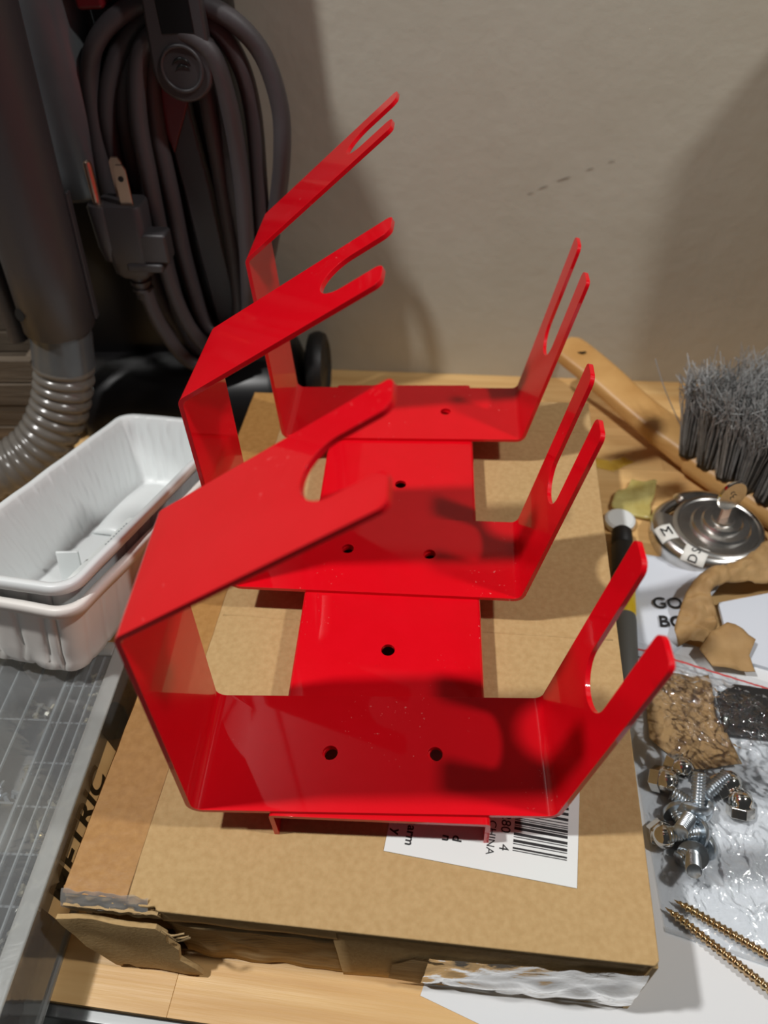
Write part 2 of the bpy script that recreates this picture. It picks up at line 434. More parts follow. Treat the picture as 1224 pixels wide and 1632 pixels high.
    m = o.modifiers.new('bevel', 'BEVEL'); m.width = .10*U; m.segments = 3; m.limit_method = 'ANGLE'; m.angle_limit = radians(50); m.harden_normals = True
    return o
al, be, ga = 1.5325, .5838, 1.3647
holder(0, 0, .0232, al, be, ga, [(-2.2, 3.0), (3.0, 3.0)])
holder(-.6222, 13.158, -.0311, al+.0316, be-.0268, ga-.0138, [(-2.0, 3.4), (3.1, 3.2)])
holder(.3226, 27.384, -.0093, al+.066, be+.0957, ga-.0256, [(-2.0, 3.2), (3.1, 3.2)])
# rail: an upside-down channel with matching holes
zt = HB-.24-7.6
def rail():
    w, y0, y1, t = 10.45, -.22, 34.2, .24
    S = [-zt, 0, w, w+zt]
    prof = [(-w/2, 0), (-w/2, zt-.2), (-w/2+.06, zt-.06), (-w/2+.2, zt), (w/2-.2, zt), (w/2-.06, zt-.06), (w/2, zt-.2), (w/2, 0)]
    SS = [0]
    for i in range(1, len(prof)): SS.append(SS[-1]+math.dist(prof[i], prof[i-1]))
    T = SS[-1]
    out = dense([(0, y0), (T, y0), (T, y1), (0, y1)], 2.0)
    pts = [Vector(p) for p in out]; n = len(pts); ed = [(i, (i+1) % n) for i in range(n)]; hs = []
    for hx, hy in ((-2.5, 3.0), (2.75, 3.2), (0.0, 9.3), (-2.85, 16.6), (2.3, 16.2), (.2, 22.8), (-2.0, 30.6), (3.2, 30.5)):
        s = SS[3]+hx+w/2-.2; hs.append((s, hy)); k0 = len(pts)
        for k in range(16): pts.append(Vector((s+HOLER*cos(2*pi*k/16), hy+HOLER*sin(2*pi*k/16))))
        ed += [(k0+k, k0+(k+1) % 16) for k in range(16)]
    for i in range(1, len(SS)-1):
        k0 = len(pts); pts += [Vector((SS[i], y0)), Vector((SS[i], y1))]; ed.append((k0, k0+1))
    r = delaunay_2d_cdt(pts, ed, [], 1, 1e-5); keep = []
    for f in r[2]:
        cx = sum(r[0][i].x for i in f)/len(f); cy = sum(r[0][i].y for i in f)/len(f)
        if any((cx-s)**2+(cy-h)**2 < HOLER**2*.95 for s, h in hs): continue
        keep.append(tuple(f))
    vv = []
    for p in r[0]:
        s = min(max(p.x, 0), T)
        for i in range(1, len(SS)):
            if s <= SS[i]+1e-6:
                t = (s-SS[i-1])/(SS[i]-SS[i-1]); x = prof[i-1][0]+(prof[i][0]-prof[i-1][0])*t; z = prof[i-1][1]+(prof[i][1]-prof[i-1][1])*t; break
        vv.append((x+.26-(p.y-16)*.0087, p.y, z))
    o = mk('rail', MB().add(vv, keep), RED, rack)
    bm = bmesh.new(); bm.from_mesh(o.data)
    bmesh.ops.delete(bm, geom=[v for v in bm.verts if not v.link_faces], context='VERTS')
    bmesh.ops.recalc_face_normals(bm, faces=bm.faces)
    fb = max(bm.faces, key=lambda f: f.calc_center_median().z)
    if fb.normal.z < 0: bmesh.ops.reverse_faces(bm, faces=bm.faces)
    bm.to_mesh(o.data); bm.free()
    o.data.polygons.foreach_set('use_smooth', [True]*len(o.data.polygons))
    m = o.modifiers.new('solid', 'SOLIDIFY'); m.thickness = .24*U; m.offset = -1
    m = o.modifiers.new('bevel', 'BEVEL'); m.width = .06*U; m.segments = 3; m.limit_method = 'ANGLE'; m.angle_limit = radians(50); m.harden_normals = True
rail()

# ------------------------------------------------------------------ cardboard box
BX, BY, BA = .18, 15.56, radians(-2.9)
box = thing('cardboard_box', 'flat brown cardboard box with torn taped front under the red rack', 'box', (BX, BY, 0), (0, 0, BA))
hw, hl, H, T = 13.65, 20.0, 7.6, .32
def wob(mb, amt=.06, s=.35):
    mb.v = [(x+amt*nz(x, y, z+3, s), y+amt*nz(x, y, z+9, s), z+amt*.6*nz(x, y, z, s)) for x, y, z in mb.v]; return mb
# top panel with a chewed front-left edge
edge = [(-hw, -hl+.25)]
x = -hw
while x < -9.2:
    x += .35; edge.append((x, -hl+.12+.22*random.random()))
edge += [(-9.0, -hl+.05), (-8.8, -hl)]
poly = edge+[(hw-.2, -hl), (hw, -hl+.2), (hw, hl), (-hw, hl)]
xy, fc = fill_poly(poly, 1.6)
mb = MB().add([(a, b, H-.01+.006*nz(a, b, 0, .25)-.05*max(0, (-hl+1-b)) - (.10*max(0, -9-a)/4.6*max(0, (-hl+2.5-b)))) for a, b in xy], fc)
mk('top_panel', mb, CARD, box, solid=T, soff=-1, bevel=.08, seg=2)
mk('side_panel', wob(MB().box(-hw, -hw+T, -hl+.5, hl, 0, H-T)), CARD, box)
mk('side_panel', wob(MB().box(hw-T, hw, -hl, hl, 0, H-T)), CARD, box, bevel=.08)
mk('back_panel', MB().box(-hw+T, hw-T, hl-T, hl, 0, H-T), CARD, box)
mk('bottom_panel', MB().box(-hw+T, hw-T, -hl+T, hl-T, 0, T), CARDI, box)
def grid_panel(x0, x1, z0, z1, y, amt, s, n=24, m=10, seed=0, bow=0):
    return sheet(lambda u, v: (x0+(x1-x0)*u, y+amt*nz(x0+(x1-x0)*u, z0+(z1-z0)*v, seed, s)-bow*sin(pi*v), z0+(z1-z0)*v), n, m)
mk('front_panel', grid_panel(-.8, hw-.15, 0, H-T, -hl+.24, .08, .4, bow=.06), CARD, box, solid=.25, soff=0, smooth=True)
mk('front_lip', grid_panel(-9.0, -.6, 6.05, H-T, -hl+.2, .06, .5, n=20, m=4), CARD, box, solid=.25, soff=0, smooth=True)
mk('torn_layer', grid_panel(-9.2, -.7, .15, 5.25, -hl+.30, .25, .6, n=30, m=10, seed=4, bow=-.1), CARD2, box, solid=.2, smooth=True)
mk('gap_shade_sheet', MB().box(-hw+.5, -.6, -hl+1.2, -hl+1.4, .3, H-T-.05), CARDI, box)  # added dark sheet, its colour stands for shade inside the opening
# loose front flap bulging out at the left
fp = [(-14.3, 6.05), (-13.2, 6.1), (-11.5, 5.85), (-9.4, 5.7), (-9.0, 5.0), (-9.15, 4.2), (-8.7, 3.4), (-8.9, 2.2), (-8.2, 1.2), (-8.0, .45), (-9.0, .35), (-10.6, .3), (-11.7, .35), (-12.0, .75), (-12.35, .6), (-12.5, .2), (-12.8, .35), (-13.2, 1.4), (-13.7, 3.0), (-14.1, 4.8)]
xy, fc = fill_poly(fp, .55)
mb = MB().add([(a, -hl-.10-.55*(1-b/6.1)-.12*nz(a, b, 2, .5)-.25*max(0, -12.5-a)*.4, b) for a, b in xy], fc)
mk('front_flap', mb, CARD, box, solid=.28, bevel=.05, seg=1)
# torn edge strip with frayed liner between flap and lid
mb = MB()
mb = sheet(lambda u, v: (-hw+.05+(hw-9.0)*u, -hl+.10-.12*v+.10*nz(u*9, v*2, 1), 6.25+1.0*v+.12*nz(u*11, v, 5)), 30, 4)
mk('torn_edge', mb, CARD2, box, solid=.15)
mb = MB()
for k in range(26):
    t = k/25; xx = -11.2+2.3*t
    mb.tube([(xx, -hl-.02, 7.12+.06*sin(k*1.9)), (xx+.05, -hl+.3, 7.15), ], .05, 6)
mk('corrugation', mb, CARDI, box)
# creased paper twist where the lip was torn
mb = MB()
for k in range(3):
    a = Vector((-9.1+.1*k, -hl-.25, 5.6-.5*k)); b = a+Vector((1.0+.3*random.random(), -.15+.1*random.random(), .5-.5*random.random()))
    mb.tube(spline([a, a.lerp(b, .5)+Vector((0, -.2, .15)), b], 4), .05, 5, flat=.4)
mk('torn_fibre', mb, CARD2, box, smooth=True)
# tapes
for yy, xa, xb in ((-3.0, -10.3, 13.3), (16.2, 3.0, 13.4)):
    mk('score_line', MB().tube([(xa+(xb-xa)*t/20, yy+.15*nz(t*.4, 0, yy), H-.035) for t in range(21)], .07, 8), CARD, box, smooth=True)
mb = sheet(lambda u, v: (-hw-.03+3.15*u+.04*nz(v*30, 0, 1), -hl+.35+(2*hl-.4)*v, H+.014+.004*nz(u*4, v*20, 2)), 6, 60)
mk('brown_tape', mb, TAPEB, box, smooth=True)
mb = sheet(lambda u, v: (-hw-.10, -hl+1.5+(2*hl-2)*v, H-.05-(1.2+.5*nz(v*25, 0, 3))*u), 3, 60)
mk('brown_tape', mb, TAPEB, box, smooth=True)
mb = sheet(lambda u, v: (-hw-.1+4.3*u, -hl-.06-.12*nz(u*8, v*3, 3)+.55*v*v, 7.0+.72*v+.10*nz(u*10, v*4, 8)), 30, 8)
mk('clear_tape', mb, TAPEC, box, smooth=True)
mb = sheet(lambda u, v: (3.2+(hw-3.35)*u+.5*v*(1-u), -hl-.12-.10*v*(1-v)*4+.12*ridge(u*6, v*3, 2), .6+5.5*v-1.2*(1-u)*v), 40, 14)
mk('clear_tape', mb, TAPEC, box, smooth=True)
tp = [(1.6, .9), (4.6, .7), (6.6, 2.3), (5.2, 3.0), (6.8, 3.9), (5.0, 4.4), (2.9, 4.6), (1.9, 3.4)]
xy, fc = fill_poly(tp, .6)
mk('torn_patch', MB().add([(a, -hl-.06-.02*nz(a, b), b) for a, b in xy], fc), CARD2, box)
# white shipping label with print
LM = Matrix.Translation((0, 0, 0))
lab_loc = Vector((.6-BX, -.8-BY, 0)); lab_loc.rotate(Matrix.Rotation(-BA, 3, 'Z'))
LM = Matrix.Translation((lab_loc.x, lab_loc.y, H+.03)) @ Matrix.Rotation(radians(-8.2)-BA, 4, 'Z')
mb = MB().box(0, 9.1, 0, 6.2, 0, .025, LM)
lab = mk('shipping_label', mb, LABELW, box); lab['label'] = 'white paper label with barcode'
TD = lambda x, y: LM @ Matrix.Translation((x, y, .03)) @ Matrix.Rotation(-pi/2, 4, 'Z')
text('print_line', 'MADE IN CHINA', .54, INK, lab, TD(4.98, 2.75))
text('print_digits', '72280', .66, INK, lab, TD(5.62, 2.75))
text('print_digits', '4', .66, INK, lab, TD(5.62, 1.22))
text('print_line', 'arm', .62, INK, lab, TD(1.13, .95), bold=.012)
text('print_line', 'y', .62, INK, lab, TD(.42, 1.0), bold=.012)
text('print_line', 'd', .62, INK, lab, TD(3.36, 1.22), bold=.012)
text('print_line', 'n', .62, INK, lab, TD(2.87, 1.15), bold=.012)
mb = MB(); y = 1.15; rr = random.Random(3); k = 0
while y < 5.7:
    w = rr.choice((.045, .045, .09, .14)); x0 = 5.95 if (k < 2 or y > 2.05) else 6.05
    mb.box(6.05, 8.6, y, y+w, .025, .032, LM); y += w+rr.choice((.05, .05, .10, .14)); k += 1
mk('barcode', mb, INK, lab)

# ------------------------------------------------------------------ white plastic trays
def tray(name, label, loc, yaw_, pitch_, w, l, depth, mat, seed, crush=0):
    mt = Matrix.Rotation(yaw_, 4, 'Z') @ Matrix.Rotation(pitch_, 4, 'X')
    base = Vector(loc) - mt @ Vector((0, 0, depth))
    root = thing(name, label, 'tray', base, mt.to_euler())
    def loop(w_, l_, r, z, rib=0):
        p = dense(rrect(w_, l_, r, 8), .12); out = []
        N = len(rrect(w_, l_, r, 8))
        s = 0; prev = Vector(p[0])
        per = 0
        for i in range(len(p)):
            q = Vector(p[i]); per += (q-prev).length; prev = q
            k = rib*max(0, cos(per/1.75*2*pi))**10
            d = q.normalized(); cr = crush*max(0, -q.y/(l_/2))*max(0, .6-z/depth)*nz(q.x, q.y, z+seed, .7)
            out.append((q.x-d.x*k+d.x*cr, q.y-d.y*k+d.y*cr, z+.05*nz(q.x, q.y, seed, .4)))
        return out
    # equal vertex counts: resample every loop by arc length
    def res(lp, n=460):
        P = [Vector(p) for p in lp]; S = [0]
        for i in range(1, len(P)+1): S.append(S[-1]+(P[i % len(P)]-P[i-1]).length)
        out = []; j = 0
        for k in range(n):
            s = S[-1]*k/n
            while S[j+1] < s: j += 1
            t = (s-S[j])/max(1e-9, S[j+1]-S[j]); out.append(tuple(P[j].lerp(P[(j+1) % len(P)], t)))
        return out
    dr = 1.1
    L = [loop(w+.05, l+.05, 1.5, depth-.55), loop(w, l, 1.45, depth-.08), loop(w-.18, l-.18, 1.4, depth), loop(w-.75, l-.75, 1.2, depth-.02), loop(w-.95, l-.95, 1.1, depth-.14)]
    for t in (.12, .3, .5, .7, .88, .96): L.append(loop(w-1.0-2*dr*t, l-1.0-2*dr*t, 1.1, depth-.2-(depth-.2)*t, .22))
    L.append(loop(w-1.0-2*dr-.5, l-1.0-2*dr-.5, .9, .02)); L.append(loop(w-1.0-2*dr-1.6, l-1.0-2*dr-1.6, .7, .0))
    mb = MB().loft([res(x) for x in L], cap0=False, cap1=True)
    mk('shell', mb, mat, root, smooth=True, solid=.10)
    return root, mt
t2, _ = tray('plastic_tray', 'lower white ribbed plastic tray nested under the other, crumpled front', (-19.95, 21.55, 9.35), -.17, -.283, 10.7, 24.6, 6.0, PLAST2, 5, crush=.8)
t1, _ = tray('plastic_tray', 'upper white plastic tray lying open, with a printed strip inside', (-20.08, 22.02, 10.4), -.138, -.283, 9.74, 24.1, 5.4, PLAST, 1)
# things moulded or lying in the upper tray
mb = MB().box(.2, 2.7, -9.2, 2.2, .1, 1.5)
st = mk('printed_strip', mb, LABELW, t1, bevel=.15); st['label'] = 'white strip with faint grey print'
mb = MB()
for k in range(11): mb.box(1.0, 1.35, -2.2+.36*k, -2.2+.36*k+.22, 1.5, 1.51)
for k in range(9): mb.box(.5, .7, -1.8+.36*k, -1.8+.36*k+.2, 1.5, 1.51)
mk('faint_print', mb, INKG, st)
mb = sheet(lambda u, v: (-2.6+2.6*u, 1.5+8*v, .15+1.0*(max(0, sin(pi*u))**.6)*(max(0, sin(pi*v))**.5)), 14, 24)
mk('moulded_bump', mb, PLAST, t1, smooth=True, solid=.08)
mk('moulded_tab', MB().box(-2.4, -.9, -4.2, -4.0, .1, 2.4), PLAST, t1, bevel=.08, rot=(0, 0, .25))

# ------------------------------------------------------------------ clear organiser case
case = thing('organizer_case', 'clear plastic parts organizer lettered METRIC beneath the white trays', 'case', (0, 0, 0))
X1, X0, Y0, Y1, CH = -16.5, -41.0, -12.5, 12.4, 5.3
mb = MB()
mb.box(X0, X1-.25, Y0+.25, Y1-.25, 0, .25)
mb.box(X0, X0+.2, Y0+.2, Y1-.2, .2, CH-.5); mb.box(X0, X1-.4, Y0+.2, Y0+.4, .2, CH-.5); mb.box(X0, X1-.4, Y1-.4, Y1-.2, .2, CH-.5)
mk('case_base', mb, FROST, case)
mb = MB().loft([[(X1-.40, Y0+.4, .2), (X1-.40, Y1-.4, .2), (X1-.04, Y1-.2, CH-.13), (X1-.04, Y0+.2, CH-.13)], [(X1-.60, Y0+.4, .2), (X1-.60, Y1-.4, .2), (X1-.24, Y1-.2, CH-.13), (X1-.24, Y0+.2, CH-.13)]])
mk('case_side', mb, CLEAR, case)
mk('lid_panel', sheet(lambda u, v: (X0+.8+(X1-X0-1.8)*u, Y0+.9+(Y1-Y0-1.8)*v, CH-.06+.03*nz(u*8, v*8)), 40, 40), CLEAR, case, smooth=True)
mb = MB()
for a in ((X1-1.0, X1, Y0, Y1), (X0, X0+1.0, Y0, Y1), (X0+1.0, X1-1.0, Y0, Y0+1.0), (X0+1.0, X1-1.0, Y1-1.0, Y1)):
    mb.box(a[0], a[1], a[2], a[3], CH-.12, CH+.12); 
mk('lid_frame', mb, FROST, case, bevel=.1)
CLR2 = film('divider_plastic', (236, 240, 240), milk=.45, gloss=.1, bump=0)
for x in (X1-3.7, X1-8.2, X1-12.7, X1-17.2): mk('divider', MB().box(x, x+.14, Y0+.5, Y1-.5, .25, CH-.5), CLR2, case)
for k in range(9):
    yy = 9.4-2.55*k
    mk('divider', MB().box(X1-3.55, X1-.85, yy, yy+.12, .25, CH-.5), CLR2, case)
for k in range(4):
    yy = 7.0-5.1*k
    mk('divider', MB().box(X1-8.05, X1-3.75, yy, yy+.12, .25, CH-.5), CLR2, case)
for x in (X1-1.55, X1-2.2, X1-2.9, X1-3.4, X1-5.2, X1-6.7): mk('lid_rib', MB().box(x, x+.09, Y0+1, Y1-1, CH-.26, CH-.10), CLR2, case)
sl = math.atan2(.36, CH-.33)
SM = Matrix.Translation((X1-.135, 1.2, 3.3)) @ Matrix.Rotation(pi/2, 4, 'Z') @ Matrix.Rotation(pi/2-sl, 4, 'X')
mk('side_label', MB().add([tuple(SM @ Vector(p)) for p in ((-4.4, -1.6, .03), (5.2, -1.6, .03), (5.2, 1.6, .03), (-4.4, 1.6, .03))], [(0, 1, 2, 3)]), CASEL, case)
text('lettering', 'METRIC', 2.6, INK, case, SM @ Matrix.Translation((-.1, .05, .04)), bold=.06, xs=.80)
# loose hardware seen through the lid: too small to tell apart
HWM = M('hardware_zinc', (190, 196, 202), rough=.3, metal=.6, rgb2=(216, 200, 160), vs=.4)
mb = MB(); rr = random.Random(11)
for k in range(9):
    yc = 9.4-2.55*k+1.3
    for j in range(30):
        x = X1-3.2+2.0*rr.random(); yy = yc-1.0+2.0*rr.random(); z = .5+2.6*rr.random(); a = rr.random()*6.3; e = rr.uniform(-.4, .4); l = rr.uniform(.4, .8)
        d = Vector((cos(a)*cos(e), sin(a)*cos(e), sin(e))); p = Vector((x, yy, z))
        mb.tube([p, p+d*l*.7, p+d*l*.72, p+d*l*.95], [.10, .10, .2, .17], 6)
for k in range(4):
    yc = 9.0-5.1*k
    for j in range(30):
        x = X1-7.6+3.4*rr.random(); yy = yc-1.8+3.4*rr.random(); z = .5+.8*rr.random(); a = rr.random()*6.3; l = rr.uniform(.5, 1.1)
        p = Vector((x, yy, z)); d = Vector((cos(a), sin(a), rr.uniform(-.2, .2)))
        mb.tube([p, p+d*l*.7, p+d*l*.72, p+d*l*.95], [.12, .12, .25, .2], 6)
hwo = mk('loose_hardware', mb, HWM, None, smooth='angle')
tag(hwo, 'small loose screws inside the clear organizer compartments', 'screws', kind='stuff')
# dark knob on the bench between case and box
mb = MB().lathe([(0, 0), (.9, 0), (1.0, .2), (1.0, 1.6), (.8, 1.9), (0, 1.95)], 24)
tag(mk('rubber_knob', mb, RUBBER, None, smooth='angle', loc=(-15.55, 9.2, 0)), 'small black rubber knob between organizer and cardboard box', 'knob')

# ------------------------------------------------------------------ vacuum cleaner
vac = thing('vacuum_cleaner', 'dark grey upright vacuum cleaner with wound cord and ribbed hose', 'vacuum cleaner', (-18, 45, 0))
def V(x, y, z): return (x+18, y-45, z)
def rl(w, d, r, cx, cy, z, n=6): return [(*p, z) for p in rrect(w, d, r, n, cx+18, cy-45)]
mk('body', MB().loft([rl(15, 5.2, 1.8, -19.6, 46.6, z) for z in (5, 6)]+[rl(14.5, 5.0, 1.8, -19.2, 46.8, 20), rl(13.6, 4.8, 1.8, -18.6, 46.9, 40), rl(11, 4.4, 1.8, -18, 47, 56), rl(8, 3, 1.4, -18, 47, 58.5)]), VBLACK, vac, smooth='angle', ang=50)
mk('lower_housing', MB().loft([rl(18.2, 5.5, 1.8, -21.7, 46.6, z) for z in (4, 20)]+[rl(17, 4.5, 1.8, -21.6, 46.8, 24)]), VBLACK, vac, smooth='angle', ang=50)
mk('foot', MB().loft([rl(20.5, 10.5, 1.5, -20.3, 43.8, .3), rl(21, 11, 1.8, -20.3, 43.8, 2.5), rl(19.5, 9.6, 1.8, -20.3, 44.4, 5.2), rl(18.5, 7, 1.8, -20.4, 45.6, 6.6)]), VBLACK, vac, smooth='angle', ang=50)
for x in (-8.75, -30.5):
    wm = Matrix.Translation(V(x, 46, 3.4)) @ Matrix.Rotation(pi/2, 4, 'Y')
    mk('wheel', MB().lathe([(0, -.9), (2.6, -.9), (3.2, -.7), (3.4, -.2), (3.4, .2), (3.2, .7), (2.6, .9), (2.3, .6), (.8, .6), (0, .9)], 36, wm), RUBBER, vac, smooth='angle')
mb = MB()
mb.loft([[V(-25.3+4.1*s*cos(a), 43.9+3.2*s*sin(a), z) for a in [2*pi*k/40 for k in range(40)]] for z, s in ((21.7, .90), (22.1, 1.0), (24, 1.02), (30, 1.05), (48, 1.08), (57, 1.02), (58, .9))])
mk('dust_bin', mb, VGLOSS, vac, smooth='angle', ang=50)
mk('red_trim', MB().box(*[c for c in (-1.9-.9, -1.9+1.0)], -3.6, -1.6, 34.0, 46), VRED, vac, bevel=.3)
# central spine and maroon tip under the hook
mb = MB().loft([[V(x, 43.9, z), V(x+2.2, 43.9, z), V(x+2.2, 42.9, z), V(x, 42.9, z)] for x, z in ((-16.4, 5), (-16.9, 16), (-17.0, 22), (-17.3, 27), (-17.0, 40))])
mk('spine', mb, VDARK, vac, bevel=.25)
mb = MB().add([V(-17.9, 42.6, 29.3), V(-14.4, 42.6, 29.3), V(-16.9, 42.6, 24.6), V(-17.9, 43, 29.3), V(-14.4, 43, 29.3), V(-16.9, 43, 24.6)], [(0, 1, 2), (5, 4, 3), (0, 3, 4, 1), (1, 4, 5, 2), (2, 5, 3, 0)])
mk('maroon_tip', mb, VRED, vac, bevel=.1)
# cord hook
hk = [( -14.3+18+2.05*cos(a), 30.7+2.05*sin(a)) for a in [radians(180+180*k/24) for k in range(25)]]+[(-14.0+18+1.85, 38), (-14.0+18-1.85, 38)]
mb = MB().loft([[(x, -4.6, z) for x, z in hk], [(x, -3.6, z) for x, z in hk]])
hook = mk('cord_hook', mb, VDARK, vac, bevel=.25, seg=3)
ring = [V(-14.3+1.35*cos(a), 40.36, 30.75+1.35*sin(a)) for a in [2*pi*k/40 for k in range(40)]]
mk('hook_ring', MB().tube(ring, .13, 8, closed=True), VDARK, hook, smooth=True)
mk('hook_slot', MB().box(-15.15+18, -13.0+18, -4.64, -4.5, 32.75, 38), VBLACK, hook, bevel=.05)
sw = [V(-14.3+.65*cos(a), 40.37, 30.7+.65*sin(a)) for a in [radians(20+130*k/14) for k in range(15)]]
mb = MB().tube(sw, [.02+.09*sin(pi*k/14) for k in range(15)], 6)
sw = [V(-14.25+.5*cos(a), 40.37, 30.45+.5*sin(a)) for a in [radians(25+130*k/14) for k in range(15)]]
mb.tube(sw, [.02+.07*sin(pi*k/14) for k in range(15)], 6)
mk('hook_emblem', mb, VBLACK, hook, smooth=True)
mk('hook_post', MB().lathe([(1.1, 0), (1.1, 4.2)], 20, Matrix.Translation(V(-14.2, 44.8, 31.5)) @ Matrix.Rotation(pi/2, 4, 'X')), VBLACK, hook, smooth='angle')
# the wound cord
loops = [
 ([(-15, 34.3), (-16.6, 34.2), (-18.6, 33.4), (-20.3, 32.0), (-21.4, 30.0), (-22.0, 27.1), (-22.4, 22.6), (-22.3, 17.6), (-21, 11), (-17.5, 8.5), (-14.2, 9), (-12.6, 12.5), (-10.9, 17), (-9.4, 21.6), (-8.6, 24.9), (-8.4, 27.8), (-9.1, 30.9), (-10.6, 33.0), (-12.7, 34.1)], 41.9),
 ([(-15.2, 33.4), (-17.3, 32.9), (-19.4, 30.9), (-20.9, 27.6), (-21.5, 22.8), (-21.3, 17.9), (-20.3, 11.5), (-17.5, 8.2), (-14, 9.6), (-12.2, 14), (-11.2, 18.5), (-10.7, 23.3), (-10.5, 27.6), (-10.9, 30.7), (-12.3, 32.9)], 42.3),
 ([(-15.0, 32.8), (-17.2, 31.5), (-18.3, 27.8), (-18.6, 23.5), (-19.0, 19.1), (-19.2, 15.4), (-18.7, 9.9), (-16.6, 8), (-14.3, 9.2), (-13.2, 12), (-12.6, 15.2), (-12.1, 19.5), (-11.8, 24.2), (-11.8, 28.8), (-12.5, 31.8)], 41.1),
 ([(-15, 33.2), (-17.6, 31.9), (-19.5, 29), (-20.1, 25), (-20.2, 20), (-19.9, 14), (-18.6, 9.5), (-15.5, 8.6), (-13.6, 12), (-13.0, 17), (-12.8, 22), (-12.7, 27), (-13.1, 31.4)], 42.7),
 ([(-15, 33.0), (-16.9, 31.0), (-17.6, 27), (-17.7, 22), (-18.0, 16), (-17.6, 10.5), (-16, 9.5), (-14.4, 11), (-13.9, 16), (-13.7, 22), (-13.5, 27), (-13.5, 31)], 42.4)]
mb = MB()
for pts, y in loops:
    P = [V(x, y+.25*sin(i*1.7), z) for i, (x, z) in enumerate(pts)]
    mb.tube(spline(P, 6, True), .64, 10, closed=True)
mb.tube(spline([V(-20.55, 39.1, 15.6), V(-20.5, 39.2, 13.8), V(-20.1, 39.4, 11.5), V(-18.9, 39.6, 8.6), V(-16.8, 40.0, 7.3), V(-14.6, 40.8, 8.0)], 6), .60, 10)
mb.tube(spline([V(-18.9, 40.3, 19), V(-18.8, 40.2, 15), V(-18.0, 40.2, 11), V(-16.2, 40.4, 8.4), V(-14, 41, 8.5)], 6), .60, 10)
cd = mk('power_cord', mb, CORD, vac, smooth=True)
# plug
PM = Matrix.Translation(V(-20.7, 39.2, 19.8)) @ Matrix.Rotation(radians(3), 4, 'Y')
def prl(w, d, r, z, cx=0, cy=0): return [(*p, z) for p in rrect(w, d, r, 5, cx, cy)]
mb = MB().loft([prl(2.2, 1.9, .5, -2.9, .1), prl(3.0, 2.3, .6, -2.5, .1), prl(3.3, 2.5, .6, -.6), prl(3.5, 2.6, .6, 2.6), prl(3.3, 2.4, .5, 2.8)], mat=PM)
plug = mk('plug', mb, VDARK, vac, smooth='angle', ang=40)
mb = MB().lathe([(0, -1.6), (.6, -1.5), (.85, -.4), (.95, 2.6), (.85, 2.8), (0, 2.8)], 20, PM @ Matrix.Translation((-1.4, -.5, 0)))
mk('pin_boss', mb, VDARK, plug, smooth='angle')
mk('finger_grip', MB().box(.9, 3.2, -1.2, .5, -1.5, .8, PM), VDARK, plug, bevel=.25)
mk('finger_grip', MB().box(-.2, 2.6, -1.35, .4, -2.2, -1.5, PM), VDARK, plug, bevel=.2)
mb = MB().lathe([(.95, 0), (.9, -.25), (.7, -.3), (.7, -.55), (.86, -.6), (.84, -.9), (.66, -.95), (.66, -1.2), (.8, -1.25), (.78, -1.5), (.6, -1.6), (.6, -2.2)], 20, PM @ Matrix.Translation((.15, 0, -2.8)))
mk('strain_relief', mb, VDARK, plug, smooth='angle')
mb = MB().lathe([(.30, 2.7), (.30, 5.5), (.24, 5.75), (0, 5.85)], 16, PM @ Matrix.Translation((-1.5, -.6, 0)))
mk('prong', mb, BRASSY, plug, smooth='angle')
for cx, cy in ((.75, -.7), (.0, .7)):
    bl = [(cx-.45, 2.7), (cx+.45, 2.7), (cx+.45, 5.3), (cx+.25, 5.65), (cx-.25, 5.65), (cx-.45, 5.3)]
    mb = MB().loft([[(x, cy-.11, z) for x, z in bl], [(x, cy+.11, z) for x, z in bl]], mat=PM)
    pr = mk('prong', mb, BRASSY, plug, bevel=.03)
mb = MB().lathe([(.0, 0), (.17, 0), (.2, .03)], 14, PM @ Matrix.Translation((.75, -.82, 4.7)) @ Matrix.Rotation(pi/2, 4, 'X'))
mk('prong_hole', mb, BLACK, plug)
# wand, collar, hose
wax = Vector((.10, .0, 1.0))
wp = lambda z: V(-27.1+.10*(z-14), 36.2, z)
mb = MB().tube([wp(14.0), wp(14.15), wp(20), wp(30), wp(45), wp(58)], [2.5, 2.68, 2.7, 2.75, 2.8, 2.8], 40)
wand = mk('wand', mb, VDARK, vac, smooth='angle', ang=50)
mb = MB().lathe([(0, 0), (.45, 0), (.5, .06)], 18, Matrix.Translation(V(-28.55, 34.02, 16.3)) @ Matrix.Rotation(radians(75), 4, 'X') @ Matrix.Rotation(radians(-25), 4, 'Y'))
mk('button_recess', mb, BLACK, wand)
mk('wand_rib', MB().box(-.12, .12, -.3, .3, 0, 10, Matrix.Translation(V(-24.35, 37.2, 14.2)) @ Matrix.Rotation(.10, 4, 'Y')), VDARK, wand, bevel=.06)
mk('wand_rod', MB().tube([V(-31.6, 37.3, 12.2), V(-31.0, 37.3, 24), V(-29.5, 37.3, 50)], .75, 14), VDARK, wand, smooth='angle')
mk('hose_collar', MB().tube([V(-27.15, 36.2, 14.1), V(-27.25, 36.2, 13.2), V(-27.6, 36.0, 11.6), V(-27.75, 35.95, 10.8)], [2.35, 2.35, 2.4, 2.45], 36), VGLOSS, vac, smooth='angle')
path = spline([V(-27.75, 35.95, 10.9), V(-28.3, 35.4, 8.9), V(-29.3, 34.5, 6.6), V(-31.0, 33.2, 4.4), V(-33.6, 31.7, 3.05), V(-37.5, 30.0, 2.7), V(-43, 28.2, 2.7), V(-50, 26.5, 2.7)], 40)
L = 0; PP = []; RR = []; prev = path[0]; nxt = 0
samp = [path[0]]; acc = 0
for p in path[1:]:
    d = (p-samp[-1]).length
    if d >= .115: samp.append(p)
s = 0
for i, p in enumerate(samp):
    if i: s += (p-samp[i-1]).length
    ph = (s/.95) % 1
    RR.append(2.05+.38*(max(0, sin(pi*ph)))**.55)
